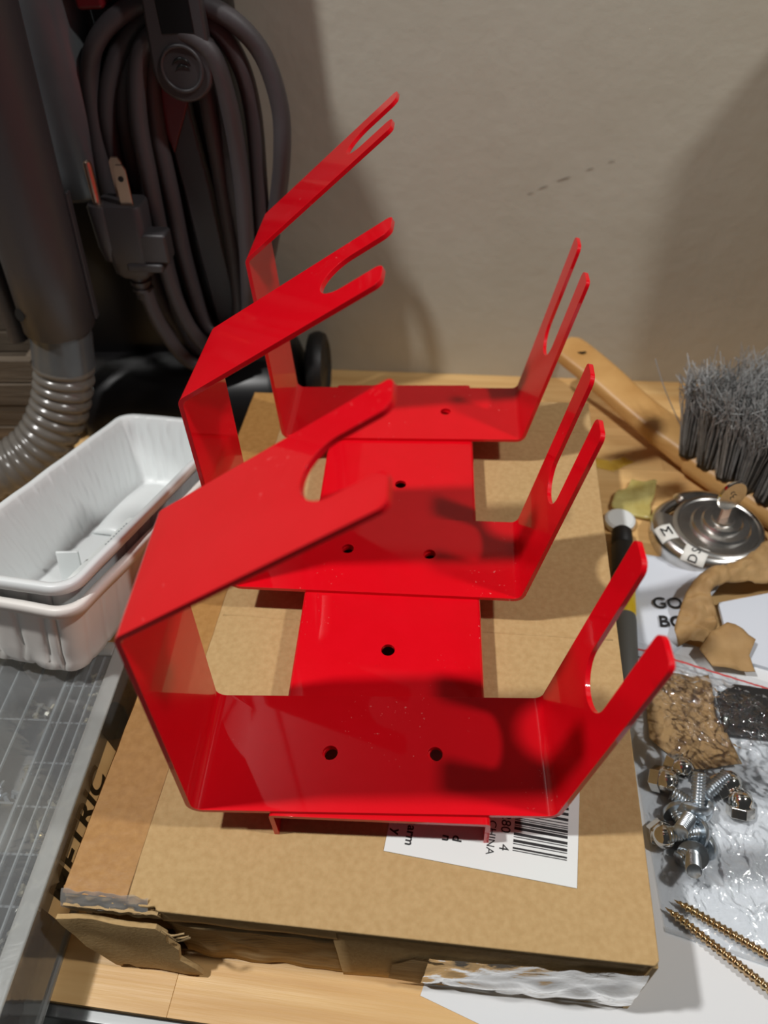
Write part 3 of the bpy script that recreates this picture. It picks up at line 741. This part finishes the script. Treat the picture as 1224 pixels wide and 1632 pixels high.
mk('ribbed_hose', MB().tube(samp, RR, 36), HOSE, vac, smooth=True)

# weathered crate behind the hose
crate = thing('wooden_crate', 'weathered grey-brown wooden crate of stacked boards behind the hose', 'crate', (-42, 43, 0))
bd = None
for k in range(4):
    if bd is None: bd = mk('board', MB().box(-10, 10, -.4, .4, 0, 2.32), OLDWOOD, crate, bevel=.1, loc=(0, -4.6, 0)); o = bd
    else:
        o = bd.copy(); COL.objects.link(o); o.parent = crate; o.location = Vector((0, -4.6+.08*(k % 2), 2.4*k))*U
    o2 = bd.copy(); COL.objects.link(o2); o2.parent = crate; o2.location = Vector((0, 4.0, 2.4*k))*U
for sx in (-9.6, 9.6):
    for k in range(4):
        mk('board', MB().box(-.4, .4, -4.2, 3.6, 0, 2.32), OLDWOOD, crate, bevel=.1, loc=(sx, 0, 2.4*k))
mk('crate_floor', MB().box(-9.2, 9.2, -4.2, 3.6, 0, .4), OLDWOOD, crate)

# ------------------------------------------------------------------ bench brush, bristles up
br = thing('bench_brush', 'wooden bench brush with curved handle lying bristles up by the wall', 'brush', (25, 35, 0))
def B(x, y, z): return (x-25, y-35, z)
cl = [((14.5, 47.4, 4.9), 1.1, .7), ((15.1, 46.7, 4.7), 1.75, .75), ((17.6, 43.7, 4.0), 1.7, .8), ((20.2, 40.3, 3.1), 1.6, .85), ((22.4, 37.9, 2.4), 1.75, .95), ((24.2, 36.7, 1.9), 2.3, 1.1), ((25.7, 35.6, 1.6), 2.75, 1.2), ((30.0, 30.6, 1.35), 2.85, 1.25), ((35.0, 24.7, 1.3), 2.8, 1.25), ((35.7, 23.9, 1.3), 2.0, 1.0)]
cp = spline([c[0] for c in cl], 6); hwid = spline([(c[1], c[2], 0) for c in cl], 6); lps = []
for i, p in enumerate(cp):
    t = (cp[min(i+1, len(cp)-1)]-cp[max(i-1, 0)]).normalized(); sd = Vector((t.y, -t.x, 0)).normalized(); un = sd.cross(t).normalized()
    if un.z < 0: un = -un
    w, h = hwid[i].x, hwid[i].y; lp = []
    for k in range(20):
        a = 2*pi*k/20; c, s = cos(a), sin(a); c = math.copysign(abs(c)**.55, c); s = math.copysign(abs(s)**.55, s)
        lp.append(B(*(p+sd*w*c+un*h*s)))
    lps.append(lp)
mk('handle_block', MB().loft(lps), BWOOD, br, smooth='angle', ang=60)
mk('hang_hole', MB().lathe([(0, 0), (.42, 0)], 16, Matrix.Translation(B(15.9, 45.7, 5.26)) @ Matrix.Rotation(-.25, 4, 'X')), BLACK, br)
tmesh = []
def tuft_mesh(seed):
    rr = random.Random(seed); mb = MB()
    for k in range(150):
        a = rr.random()*2*pi; r = .86*math.sqrt(rr.random()); x, y = r*cos(a), r*sin(a); h = rr.uniform(6.6, 8.4)
        pts = []; sp = rr.uniform(.5, 1.0)
        cx, cy = rr.uniform(-1, 1), rr.uniform(-1, 1)
        for j in range(8):
            t = j/7; z = h*t
            e = max(0, t-.45)/.55
            px = x*(1+1.1*t*sp)+cx*e*e*.9+rr.uniform(-.42, .42)*e; py = y*(1+1.1*t*sp)+cy*e*e*.9+rr.uniform(-.42, .42)*e
            pts.append((px, py, z-1.1*e*e*rr.random()))
        mb.tube(pts, .034, 3, caps=False)
    mb2 = MB().lathe([(.80, -.3), (.84, 1.5), (.92, 3.2), (.8, 4.6), (.35, 5.6), (0, 5.7)], 18)
    mb2.v = [(x*(1+.10*sin(7*math.atan2(y, x)+z*.3)), y*(1+.10*sin(7*math.atan2(y, x)+z*.3)), z) for x, y, z in mb2.v]
    return mb, mb2
first = None; k = 0; rr = random.Random(5)
dirb = Vector((.65, -.76)).normalized(); nb = Vector((.76, .65)).normalized()
store = []
for row in range(4):
    for j in range(7):
        p = Vector((23.75, 34.75))+dirb*1.78*j+nb*(1.45*row)+(dirb*.8 if row % 2 else Vector((0, 0)))
        lean = (rr.uniform(-.05, .05)-.13*(row-1.5)*.0, rr.uniform(-.10, .04)-(.14 if j == 0 else .05), rr.random()*6.28)
        loc = Vector(B(p.x, p.y, 2.7))*U
        if len(store) < 3:
            a, b = tuft_mesh(40+k)
            core = mk('bristle_tuft', b, BRISTD, br, smooth=True); st_ = mk('bristle_strands', a, BRIST, core, recalc=False); st_['kind'] = 'stuff'
            store.append((core, st_)); o = core
        else:
            c0, s0_ = store[k % 3]; o = c0.copy(); COL.objects.link(o); o.parent = br
            s2 = s0_.copy(); COL.objects.link(s2); s2.parent = o
        o.location = loc; o.rotation_euler = lean; k += 1
mb = MB().tube(spline([B(24.3, 36, 2.6), B(22.8, 36.6, 4.6), B(21.2, 37.4, 7.4), B(20.2, 38, 9.6)], 5), .05, 4)
mb.tube(spline([B(23.7, 35.6, 2.6), B(22.7, 35.8, 6), B(22.3, 36, 9.5)], 5), .035, 4)
mk('stray_bristle', mb, BRIST, br)

# ------------------------------------------------------------------ disc padlock with key
lk = thing('disc_padlock', 'polished steel disc padlock with a key standing in it', 'padlock', (23.75, 27.0, 0))
R_ = 4.2
def body_poly(R_, notch=True):
    pts = []
    for k in range(72):
        a = radians(5*k)
        if notch and 116 <= 5*k <= 158: continue
        pts.append((a, (R_*cos(a), R_*sin(a))))
    pts = sorted(pts, key=lambda t: (t[0]-radians(158)) % (2*pi))
    ctr = radians(137); c = (2.35*cos(ctr), 2.35*sin(ctr)); rn = 1.25
    arc_ = [(c[0]+rn*cos(ctr-pi/2-pi*k/12), c[1]+rn*sin(ctr-pi/2-pi*k/12)) for k in range(13)]
    return [p for _, p in pts]+arc_
bp = body_poly(R_)
lps = []
for z_, rad in [(0, R_-.35), (.1, R_-.12), (.35, R_), (1.2, R_)]+[(1.2+.8*sin(radians(a)), R_-.8+.8*cos(radians(a))) for a in range(12, 91, 13)]+[(2.0, R_-.9)]:
    lps.append([(x*rad/R_, y*rad/R_, z_) for x, y in bp])
mk('lock_body', MB().loft(lps), LOCKM, lk, smooth='angle', ang=50)
mk('shackle', MB().tube([(3.7*cos(radians(a)), 3.55*sin(radians(a)), .95) for a in range(96, 181, 4)], .55, 16), CHROME, lk, smooth='angle', ang=50)
mk('face_ridge', MB().lathe([(0, 1.85), (3.35, 1.85), (3.35, 2.0), (3.2, 2.1), (3.0, 2.12), (2.9, 2.05), (0, 2.05)], 64, Matrix.Translation((.6, -.3, 0))), LOCKM, lk, smooth='angle')
mk('hub', MB().lathe([(2.2, 2.0), (2.2, 2.25), (2.05, 2.42), (1.5, 2.45), (1.5, 2.65), (1.38, 2.8), (.85, 2.82), (.8, 3.0), (0, 3.0)], 48, Matrix.Translation((.75, -.25, 0))), LOCKM, lk, smooth='angle')
KM = Matrix.Translation((.75, -.25, 2.9)) @ Matrix.Rotation(radians(14), 4, 'Z')
mb = MB().box(-.36, .36, -.12, .12, 0, 1.5, KM)
key = mk('key', mb, BRASSY, lk, bevel=.04)
mb = MB().lathe([(0, -.14), (1.02, -.14), (1.08, -.06), (1.08, .06), (1.02, .14), (0, .14)], 40, KM @ Matrix.Translation((0, 0, 2.35)) @ Matrix.Diagonal((1, 1, 1.3, 1)) @ Matrix.Rotation(pi/2, 4, 'X'))
mk('key_bow', mb, CHROME, key, smooth='angle')
mb = MB()
for xx, zz in ((-.12, 2.75), (.1, 2.45), (-.05, 2.25)):
    mb.tube([(xx+.13*cos(a), -.15, zz+.13*sin(a)) for a in [2*pi*i/12 for i in range(9)]], .03, 5)
mb.v = [tuple(KM @ Vector(p)) for p in mb.v]
mk('key_stamp', mb, BLACK, key)
# two stickers wrapped over the rim
STK = M('sticker_white', (232, 232, 226), rough=.5)
def rimp(t):                                     # distance along the lid from r=2.9 outwards, then down the rounded rim
    if t < .5: return 2.9+t, 2.0, 0.0
    a = min(1.35, (t-.5)/.8); return 3.4+.8*sin(a), 1.2+.8*cos(a), a
for az, hwd, t0, t1, letters in ((196, .75, .0, 1.35, (('M', .62, 1.15),)), (241, .85, -.1, 1.5, (('S', .42, .92), ('D', 1.08, .92)))):
    a0 = radians(az); er = Vector((cos(a0), sin(a0), 0)); et = Vector((-sin(a0), cos(a0), 0))
    def fn(u, v):
        r, z, al_ = rimp(t0+(t1-t0)*v); n_ = er*sin(al_)+Vector((0, 0, 1))*cos(al_)
        return tuple(er*r+et*(2*u-1)*hwd+Vector((0, 0, z))+n_*.05)
    so = mk('sticker', sheet(fn, 8, 14), STK, lk, smooth=True, solid=.03)
    for ch_, t_, sz in letters:
        r, z, al_ = rimp(t_); n_ = er*sin(al_)+Vector((0, 0, 1))*cos(al_); tn = er*cos(al_)-Vector((0, 0, 1))*sin(al_)
        m_ = Matrix((-tn, n_.cross(-tn), n_)).transposed().to_4x4(); m_.translation = er*r+Vector((0, 0, z))+n_*.11
        text('sticker_letter', ch_, sz, INK, so, m_, bold=0)

# ------------------------------------------------------------------ waxy scrap
poly = [(-1.9, -.9), (-1.0, -1.6), (.2, -1.9), (1.1, -2.3), (1.3, -.6), (1.9, .6), (2.3, 2.2), (1.2, 2.0), (.3, 2.6), (-.3, 1.4), (-1.2, 1.1), (-1.6, .2)]
xy, fc = fill_poly(poly, .35)
mb = MB().add([(a, b, .25+.35*abs(nz(a, b, 1, .8))+.25*max(0, a*.4)) for a, b in xy], fc)
tag(mk('wax_scrap', mb, WAX, None, smooth=True, solid=.35, sub=1, loc=(19.0, 31.2, 0)), 'crumpled yellowish translucent wax scrap beside the padlock', 'scrap')

poly = [(-2.2, .2), (-1.2, 1.0), (.2, .5), (1.4, 1.1), (2.3, .4), (1.2, -.2), (.3, -.9), (-.8, -.5)]
xy, fc = fill_poly(poly, .4)
mb = MB().add([(a, b, 0.012+.02*abs(nz(a, b, 1, 1))) for a, b in xy], fc)
tag(mk('glue_smear', mb, M('dried_glue', (226, 188, 80), rough=.15, rgb2=(214, 170, 60), vs=.8), None, smooth=True, solid=.03, soff=1, loc=(17.8, 36.0, 0)), 'dried yellow glue smear on the bench near the brush handle', 'glue')

# ------------------------------------------------------------------ marker / driver lying by the box
pen = thing('screwdriver', 'black and yellow screwdriver handle lying along the cardboard box', 'screwdriver', (16.2, 19.5, 0))
A = Vector((17.4, 27.3, .85)); Bv = Vector((15.4, 12.6, .85)); d = (Bv-A).normalized()
def cyl(t0, t1, prof, mat, name, par=pen):
    q = d.to_track_quat('Z', 'X').to_matrix().to_4x4(); q.translation = A-Vector((16.2, 19.5, 0))
    return mk(name, MB().lathe([(r, t0+(t1-t0)*t) for r, t in prof], 28, q), mat, par, smooth='angle')
cyl(0, 4.6, [(0, 0), (.6, 0), (.78, .05), (.82, .3), (.7, .34), (.7, .38), (.82, .42), (.82, 1), (0, 1)], RUBBER, 'end_grip')
cyl(4.6, 6.0, [(.74, 0), (.74, 1)], GREYP, 'neck')
cyl(6.0, 8.6, [(0, 0), (.76, 0), (.84, .1), (.84, .9), (.78, 1), (0, 1)], YEL, 'yellow_band')
cyl(8.6, 15, [(0, 0), (.8, 0), (.84, .05), (.84, .95), (.7, 1), (0, 1)], GREYP, 'grey_grip')
mb = MB().lathe([(0, 0), (1.1, 0), (1.2, .15), (1.2, .6), (1.0, .75), (0, .75)], 32)  # low round white cap just past the screwdriver's end
tag(mk('plastic_cap', mb, PLAST, None, smooth='angle', loc=(17.55, 28.75, 0)), 'small round white plastic cap at the screwdriver end', 'cap')

# ------------------------------------------------------------------ papers on the right
c0 = Vector((2.4, -5.05)); e1 = Vector((.94, -.34)).normalized(); e2 = Vector((.34, .94)).normalized()
mb = sheet(lambda u, v: (*(c0+e1*26*u+e2*27*v), .04), 10, 10)
tag(mk('paper_sheet', mb, PAPER, None, solid=.03), 'white paper sheet lying under the box corner and the wood screws', 'paper')
# curled white card with lettering
cpts = [(18.1, 25.6), (20.4, 24.9), (22.8, 23.5), (24.2, 22.4), (22.2, 20.2), (20.0, 16.8), (18.8, 15.8), (16.7, 15.6), (16.65, 18.8), (17.2, 22.6)]
cc = (19.5, 20.5)
xy, fc = fill_poly([(a-cc[0], b-cc[1]) for a, b in cpts], .6)
def cz(a, b): return .12+.045*max(0, a+1.2)**2*(.4+.6*max(0, min(1, (b+3)/5)))
mb = MB().add([(a, b, cz(a, b)) for a, b in xy], fc)
card = tag(mk('folded_leaflet', mb, CARDW, None, smooth=True, solid=.05, loc=(cc[0], cc[1], .06)), 'curled white leaflet with bold black letters partly under kraft paper', 'leaflet')
for tx, ty, s_ in (('GO', -.1, 1.35), ('BO', -1.75, 1.35)):
    m_ = Matrix.Translation((.15, ty, cz(.1, ty)+.2)) @ Matrix.Rotation(-.07, 4, 'Y') @ Matrix.Rotation(-.06, 4, 'Z')
    text('bold_letters', tx, s_, INK, card, m_, bold=.025)
ep = [(23.3, 20.6), (34, 23.4), (34, 13.0), (25.3, 15.1), (24.1, 15.5), (23.2, 18.2)]
mb = MB().prism(ep, .0, .35)
tag(mk('white_envelope', mb, CARDW, None, bevel=.05, loc=(0, 0, .06)), 'flat white envelope beyond the plastic bag, overlapped by kraft paper', 'envelope')

# ------------------------------------------------------------------ kraft paper
rows = [((30.5, 26.3), (29.5, 22.0), 2.0), ((27.6, 25.3), (26.5, 21.4), 2.0), ((25.0, 23.2), (23.8, 21.0), 2.4), ((22.2, 22.0), (22.2, 20.1), 2.6), ((20.9, 20.7), (22.3, 19.2), 2.0), ((20.1, 19.2), (22.4, 18.4), 1.4), ((19.5, 17.6), (22.3, 17.8), 1.0), ((19.7, 16.7), (21.4, 16.7), .75)]
ra = spline([(a[0], a[1], z) for a, b, z in rows], 10); rb = spline([(b[0], b[1], z) for a, b, z in rows], 10)
N_ = len(ra)-1
def kf(u, v):
    i = min(N_, int(round(v*N_))); p = ra[i].lerp(rb[i], u)
    return (p.x-23, p.y-20, p.z-.4+.55*sin(pi*u)+.35*nz(p.x, p.y, 3, .9)+.45*abs(nz(p.x, p.y, 7, 1.3))+.15*ridge(p.x, p.y, 5, 1.6))
tag(mk('kraft_ribbon', sheet(kf, 14, N_), KRAFT, None, smooth=True, solid=.05, loc=(23, 20, 0)), 'crumpled strip of kraft paper draped over leaflet and envelope', 'paper')
poly = [(-2.0, -.2), (-.9, 1.2), (.3, 1.9), (1.2, 1.4), (1.9, .6), (1.2, -.6), (1.3, -1.8), (-.2, -1.6), (-1.4, -1.5)]
xy, fc = fill_poly(poly, .4)
mb = MB().add([(a, b, .25+.30*nz(a, b, 4, .7)+.1*b) for a, b in xy], fc)
tag(mk('kraft_scrap', mb, KRAFT, None, smooth=True, solid=.05, loc=(22.8, 16.3, .75)), 'torn kraft paper scrap at the mouth of the plastic bag', 'paper')
poly = [(-2.2, 3.8), (1.8, 3.7), (1.6, .6), (2.3, -2.6), (-.9, -3.2), (-2.9, -1.0), (-2.6, 1.8)]
xy, fc = fill_poly(poly, .4)
mb = MB().add([(a, b, .45+.45*nz(a, b, 8, .6)+.25*abs(nz(a, b, 2, 1.3))) for a, b in xy], fc)
tag(mk('kraft_wrapper', mb, KRAFT, None, smooth=True, solid=.05, loc=(19.3, 10.6, .1)), 'crumpled kraft paper inside the clear plastic bag', 'paper')
mb = MB().loft([[(x*(1-.12*k), y*(1-.12*k), z+.15*nz(x, y, k, .8)) for x, y in dense([(-1.9, -1.4), (1.6, -1.7), (2.6, -.2), (2.4, 1.5), (-.6, 1.9), (-1.7, 1.2)], .5)] for k, z in ((1, 0), (0, .3), (0, .8), (1.2, 1.15))])
tag(mk('foam_pad', mb, RUBBER, None, smooth='angle', loc=(22.9, 11.4, .25)), 'black foam pad inside the clear plastic bag', 'foam pad')

# ------------------------------------------------------------------ zip bag
bag = thing('zip_bag', 'clear plastic zip bag with red closure strip lying under nuts and bolts', 'bag', (20, 7, 0))
ca, cb_, cc_, cd_ = Vector((15.3, 17.2)), Vector((27.5, 12.6)), Vector((15.3, -1.5)), Vector((26.0, -4.6))
def bagpt(u, v, top):
    p = ca.lerp(cb_, u).lerp(cc_.lerp(cd_, u), v); x, y = p
    edge = min(1, min(u, 1-u)*7, (1-v)*6)
    if top:
        prof = max(0, min(1, v/.2))*max(0, min(1, (.50-v)/.12))
        h = .22+.75*max(0, 1-v/.12)+1.75*prof*edge**.6
        vd = noise.voronoi(Vector((x*.55+.3*nz(x, y, 1, .8), y*.4+.3*nz(x, y, 2, .8), 0)))[0]; fold = max(0, 1-(vd[1]-vd[0])/.10)
        vd = noise.voronoi(Vector((x*1.3, y*1.3, 4)))[0]; fold2 = max(0, 1-(vd[1]-vd[0])/.14)
        cr = (.30*fold+.22*fold2+.22*ridge(x, y, 2, .45)+.16*ridge(x+.4*y, y, 7, 1.1)+.12*nz(x, y, 4, 2.2))
        h += cr*(.35+.65*prof)*edge*min(1, .15+v/.16)-.1
        h = max(h, .16)
        if v > .46: h = min(h, .16+(.05*abs(nz(x, y, 5, .9))+.14*fold+.05*fold2)*edge+max(0, (.52-v))*8)
    else:
        h = .10
    return (x-20, y-7, h)
mk('bag_film', sheet(lambda u, v: bagpt(u, v, True), 130, 200), BAG, bag, smooth=True)
mk('bag_film', sheet(lambda u, v: bagpt(u, v, False), 10, 14), BAG, bag, smooth=True)
def strip(v0, w, dz):
    def fn(u, t):
        p = bagpt(u, v0+w*t, True); return (p[0], p[1], p[2]+dz)
    return sheet(fn, 80, 1)
zp = mk('zip_strip', strip(.035, .010, .03), ZIPR, bag, smooth=True); zp['label'] = 'red closure line'
BAGS = film('bag_seam', (245, 246, 247), milk=.35, gloss=.06, bump=.2, bs=1)
mk('bag_seam', strip(.085, .018, .05), BAGS, bag, smooth=True)
mk('bag_seam', strip(.985, .012, .02), BAGS, bag, smooth=True)

# ------------------------------------------------------------------ nuts, bolts, wood screws
def hexp(r, a0=0): return [(r*cos(radians(60*k+a0)), r*sin(radians(60*k+a0))) for k in range(6)]
def nut_mb():
    mb = MB().prism(hexp(.80), 0, .62)
    mb.lathe([(.70, .60), (.66, .72), (.68, .80), (.66, 1.05), (.55, 1.30), (.36, 1.46), (.15, 1.53), (0, 1.54)], 28)
    return mb
pn = None
nuts = [((17.8, 7.6, .78), (1.2, .3, .4), 'shiny acorn nut beside another, farthest along the bag'), ((16.7, 6.7, .75), (.9, -.7, 1.9), 'shiny acorn nut nearest the box edge above the bolts'),
        ((20.3, 6.6, .78), (1.0, .6, 1.2), 'acorn nut tipped sideways by the bag crease'), ((20.8, 5.4, .75), (.7, .4, 2.5), 'acorn nut dome-up right beside the tipped one'), ((16.0, 3.4, .72), (.6, -.4, .8), 'lone acorn nut lying below the bolt pile')]
for loc, rot, lb in nuts:
    if pn is None: o = pn = mk('acorn_nut', nut_mb(), CHROME, None, bevel=.05, ang=40)
    else: o = pn.copy(); COL.objects.link(o)
    rm = Matrix.Rotation(rot[2], 4, 'Z') @ Matrix.Rotation(rot[0], 4, 'X') @ Matrix.Rotation(rot[1], 4, 'Y')
    o.rotation_euler = rm.to_euler(); o.location = (Vector(loc)-(rm.to_3x3() @ Vector((0, 0, .7))))*U
    tag(o, lb, 'nut', 'acorn nuts on the bag')
def thread(mb, z0, z1, r, h, pitch, n=16, per=8, taper=None, mat=None):
    rows = int((z1-z0)/pitch*per); loops = []
    for j in range(rows+1):
        z = z0+(z1-z0)*j/rows; lp = []
        for k in range(n):
            ph = (z/pitch-k/n) % 1; sc = taper(z) if taper else 1
            rr_ = (r+h*max(0, 1-abs(ph-.5)*3.0))*sc
            lp.append((rr_*cos(2*pi*k/n), rr_*sin(2*pi*k/n), z))
        loops.append(lp)
    return mb.loft(loops, mat=mat)
def bolt_mb():
    mb = MB().lathe([(0, -.05), (.45, -.05), (.72, .12), (.84, .36), (.84, .48), (.40, .50)], 26)
    return thread(mb, .48, 2.3, .36, .07, .17)
pb = None
bolts = [((17.0, 5.2, .55), (1.35, .2), 'zinc bolt at the top of the pile leaning on its head'), ((18.5, 5.6, .7), (1.3, 2.2), 'zinc bolt pointing away behind the pile'), ((17.9, 4.7, 1.0), (1.1, 5.6), 'zinc bolt lying across the left of the pile'),
         ((18.9, 4.7, .7), (1.45, 4.2), 'zinc bolt head-on in the middle of the pile'), ((17.5, 2.6, .55), (.85, 5.9), 'largest looking zinc bolt standing at the front of the pile'), ((18.3, 3.6, 1.0), (1.4, 4.9), 'zinc bolt resting on top of the pile'),
         ((18.6, 3.2, .55), (1.5, 5.2), 'zinc bolt pointing out to the right of the pile'), ((18.0, 4.5, 1.2), (1.0, 3.0), 'short zinc bolt wedged upright in the pile')]
for loc, (tilt, az), lb in bolts:
    if pb is None: o = pb = mk('machine_bolt', bolt_mb(), ZINC, None, smooth='angle', ang=50)
    else: o = pb.copy(); COL.objects.link(o)
    o.rotation_euler = (Matrix.Rotation(az, 4, 'Z') @ Matrix.Rotation(tilt, 4, 'X')).to_euler(); o.location = Vector(loc)*U
    tag(o, lb, 'bolt', 'zinc bolts piled on the bag')
def wscrew_mb():
    mb = MB().lathe([(0, -.02), (.42, 0), (.46, .06), (.26, .42), (.20, .6)], 20)
    thread(mb, .5, 6.6, .175, .095, .29, 14, 8, lambda z: 1 if z < 5.9 else max(.08, (6.65-z)/.75))
    return mb
ps = None
for tip, head, lb in (((16.0, .05, .42), (21.7, -3.35, .45), 'brass coloured wood screw further from the box corner, head hidden'), ((15.45, -.35, .42), (20.35, -4.4, .45), 'brass coloured wood screw nearer the paper edge')):
    t_, h_ = Vector(tip), Vector(head); dd = (t_-h_).normalized()
    if ps is None: o = ps = mk('wood_screw', wscrew_mb(), BRASS, None, smooth='angle', ang=60)
    else: o = ps.copy(); COL.objects.link(o)
    o.rotation_euler = dd.to_track_quat('Z', 'X').to_euler(); o.location = (t_-dd*6.6)*U
    tag(o, lb, 'screw', 'wood screws on the bag')

# ------------------------------------------------------------------ tall carton added out of view so that its shade falls on the wall
tc_ = thing('wall_shade_carton', 'tall brown carton added out of view to shade the wall', 'box', (44, 42, 0), (0, 0, RA))
mk('carton_body', MB().box(-9.6, 12, -4.6, 4.6, 0, 43), CARD, tc_, bevel=.2)
mk('carton_flap', MB().box(-9.6, 12, -4.7, -.05, 43, 43.3), CARD, tc_)
mk('carton_flap', MB().box(-9.6, 12, .05, 4.7, 43, 43.3), CARD, tc_)
mk('carton_tape', MB().box(-9.6, 12, -1.2, 1.2, 43.3, 43.35), TAPEB, tc_)

# ------------------------------------------------------------------ dark cabinet added out of view to darken reflections in the red paint
CAB = M('cabinet_steel', (44, 44, 47), rough=.5, bump=.03, bs=2)
cab = thing('dark_reflection_cabinet', 'dark grey steel cabinet added out of view above the workbench to darken reflections', 'cabinet', (4, 49.6, 62), (0, 0, RA))
mk('cabinet_body', MB().box(-75, 75, -6.5, 0, 0, 75), CAB, cab, bevel=.3)
for k in range(3):
    dr_ = mk('door', MB().box(-74+49.5*k, -74+49.5*k+49, -7.2, -6.5, 1, 74), CAB, cab, bevel=.2)
    mk('handle', MB().box(-74+49.5*k+44, -74+49.5*k+45, -8.4, -7.2, 6, 18), STEEL, dr_, bevel=.3)
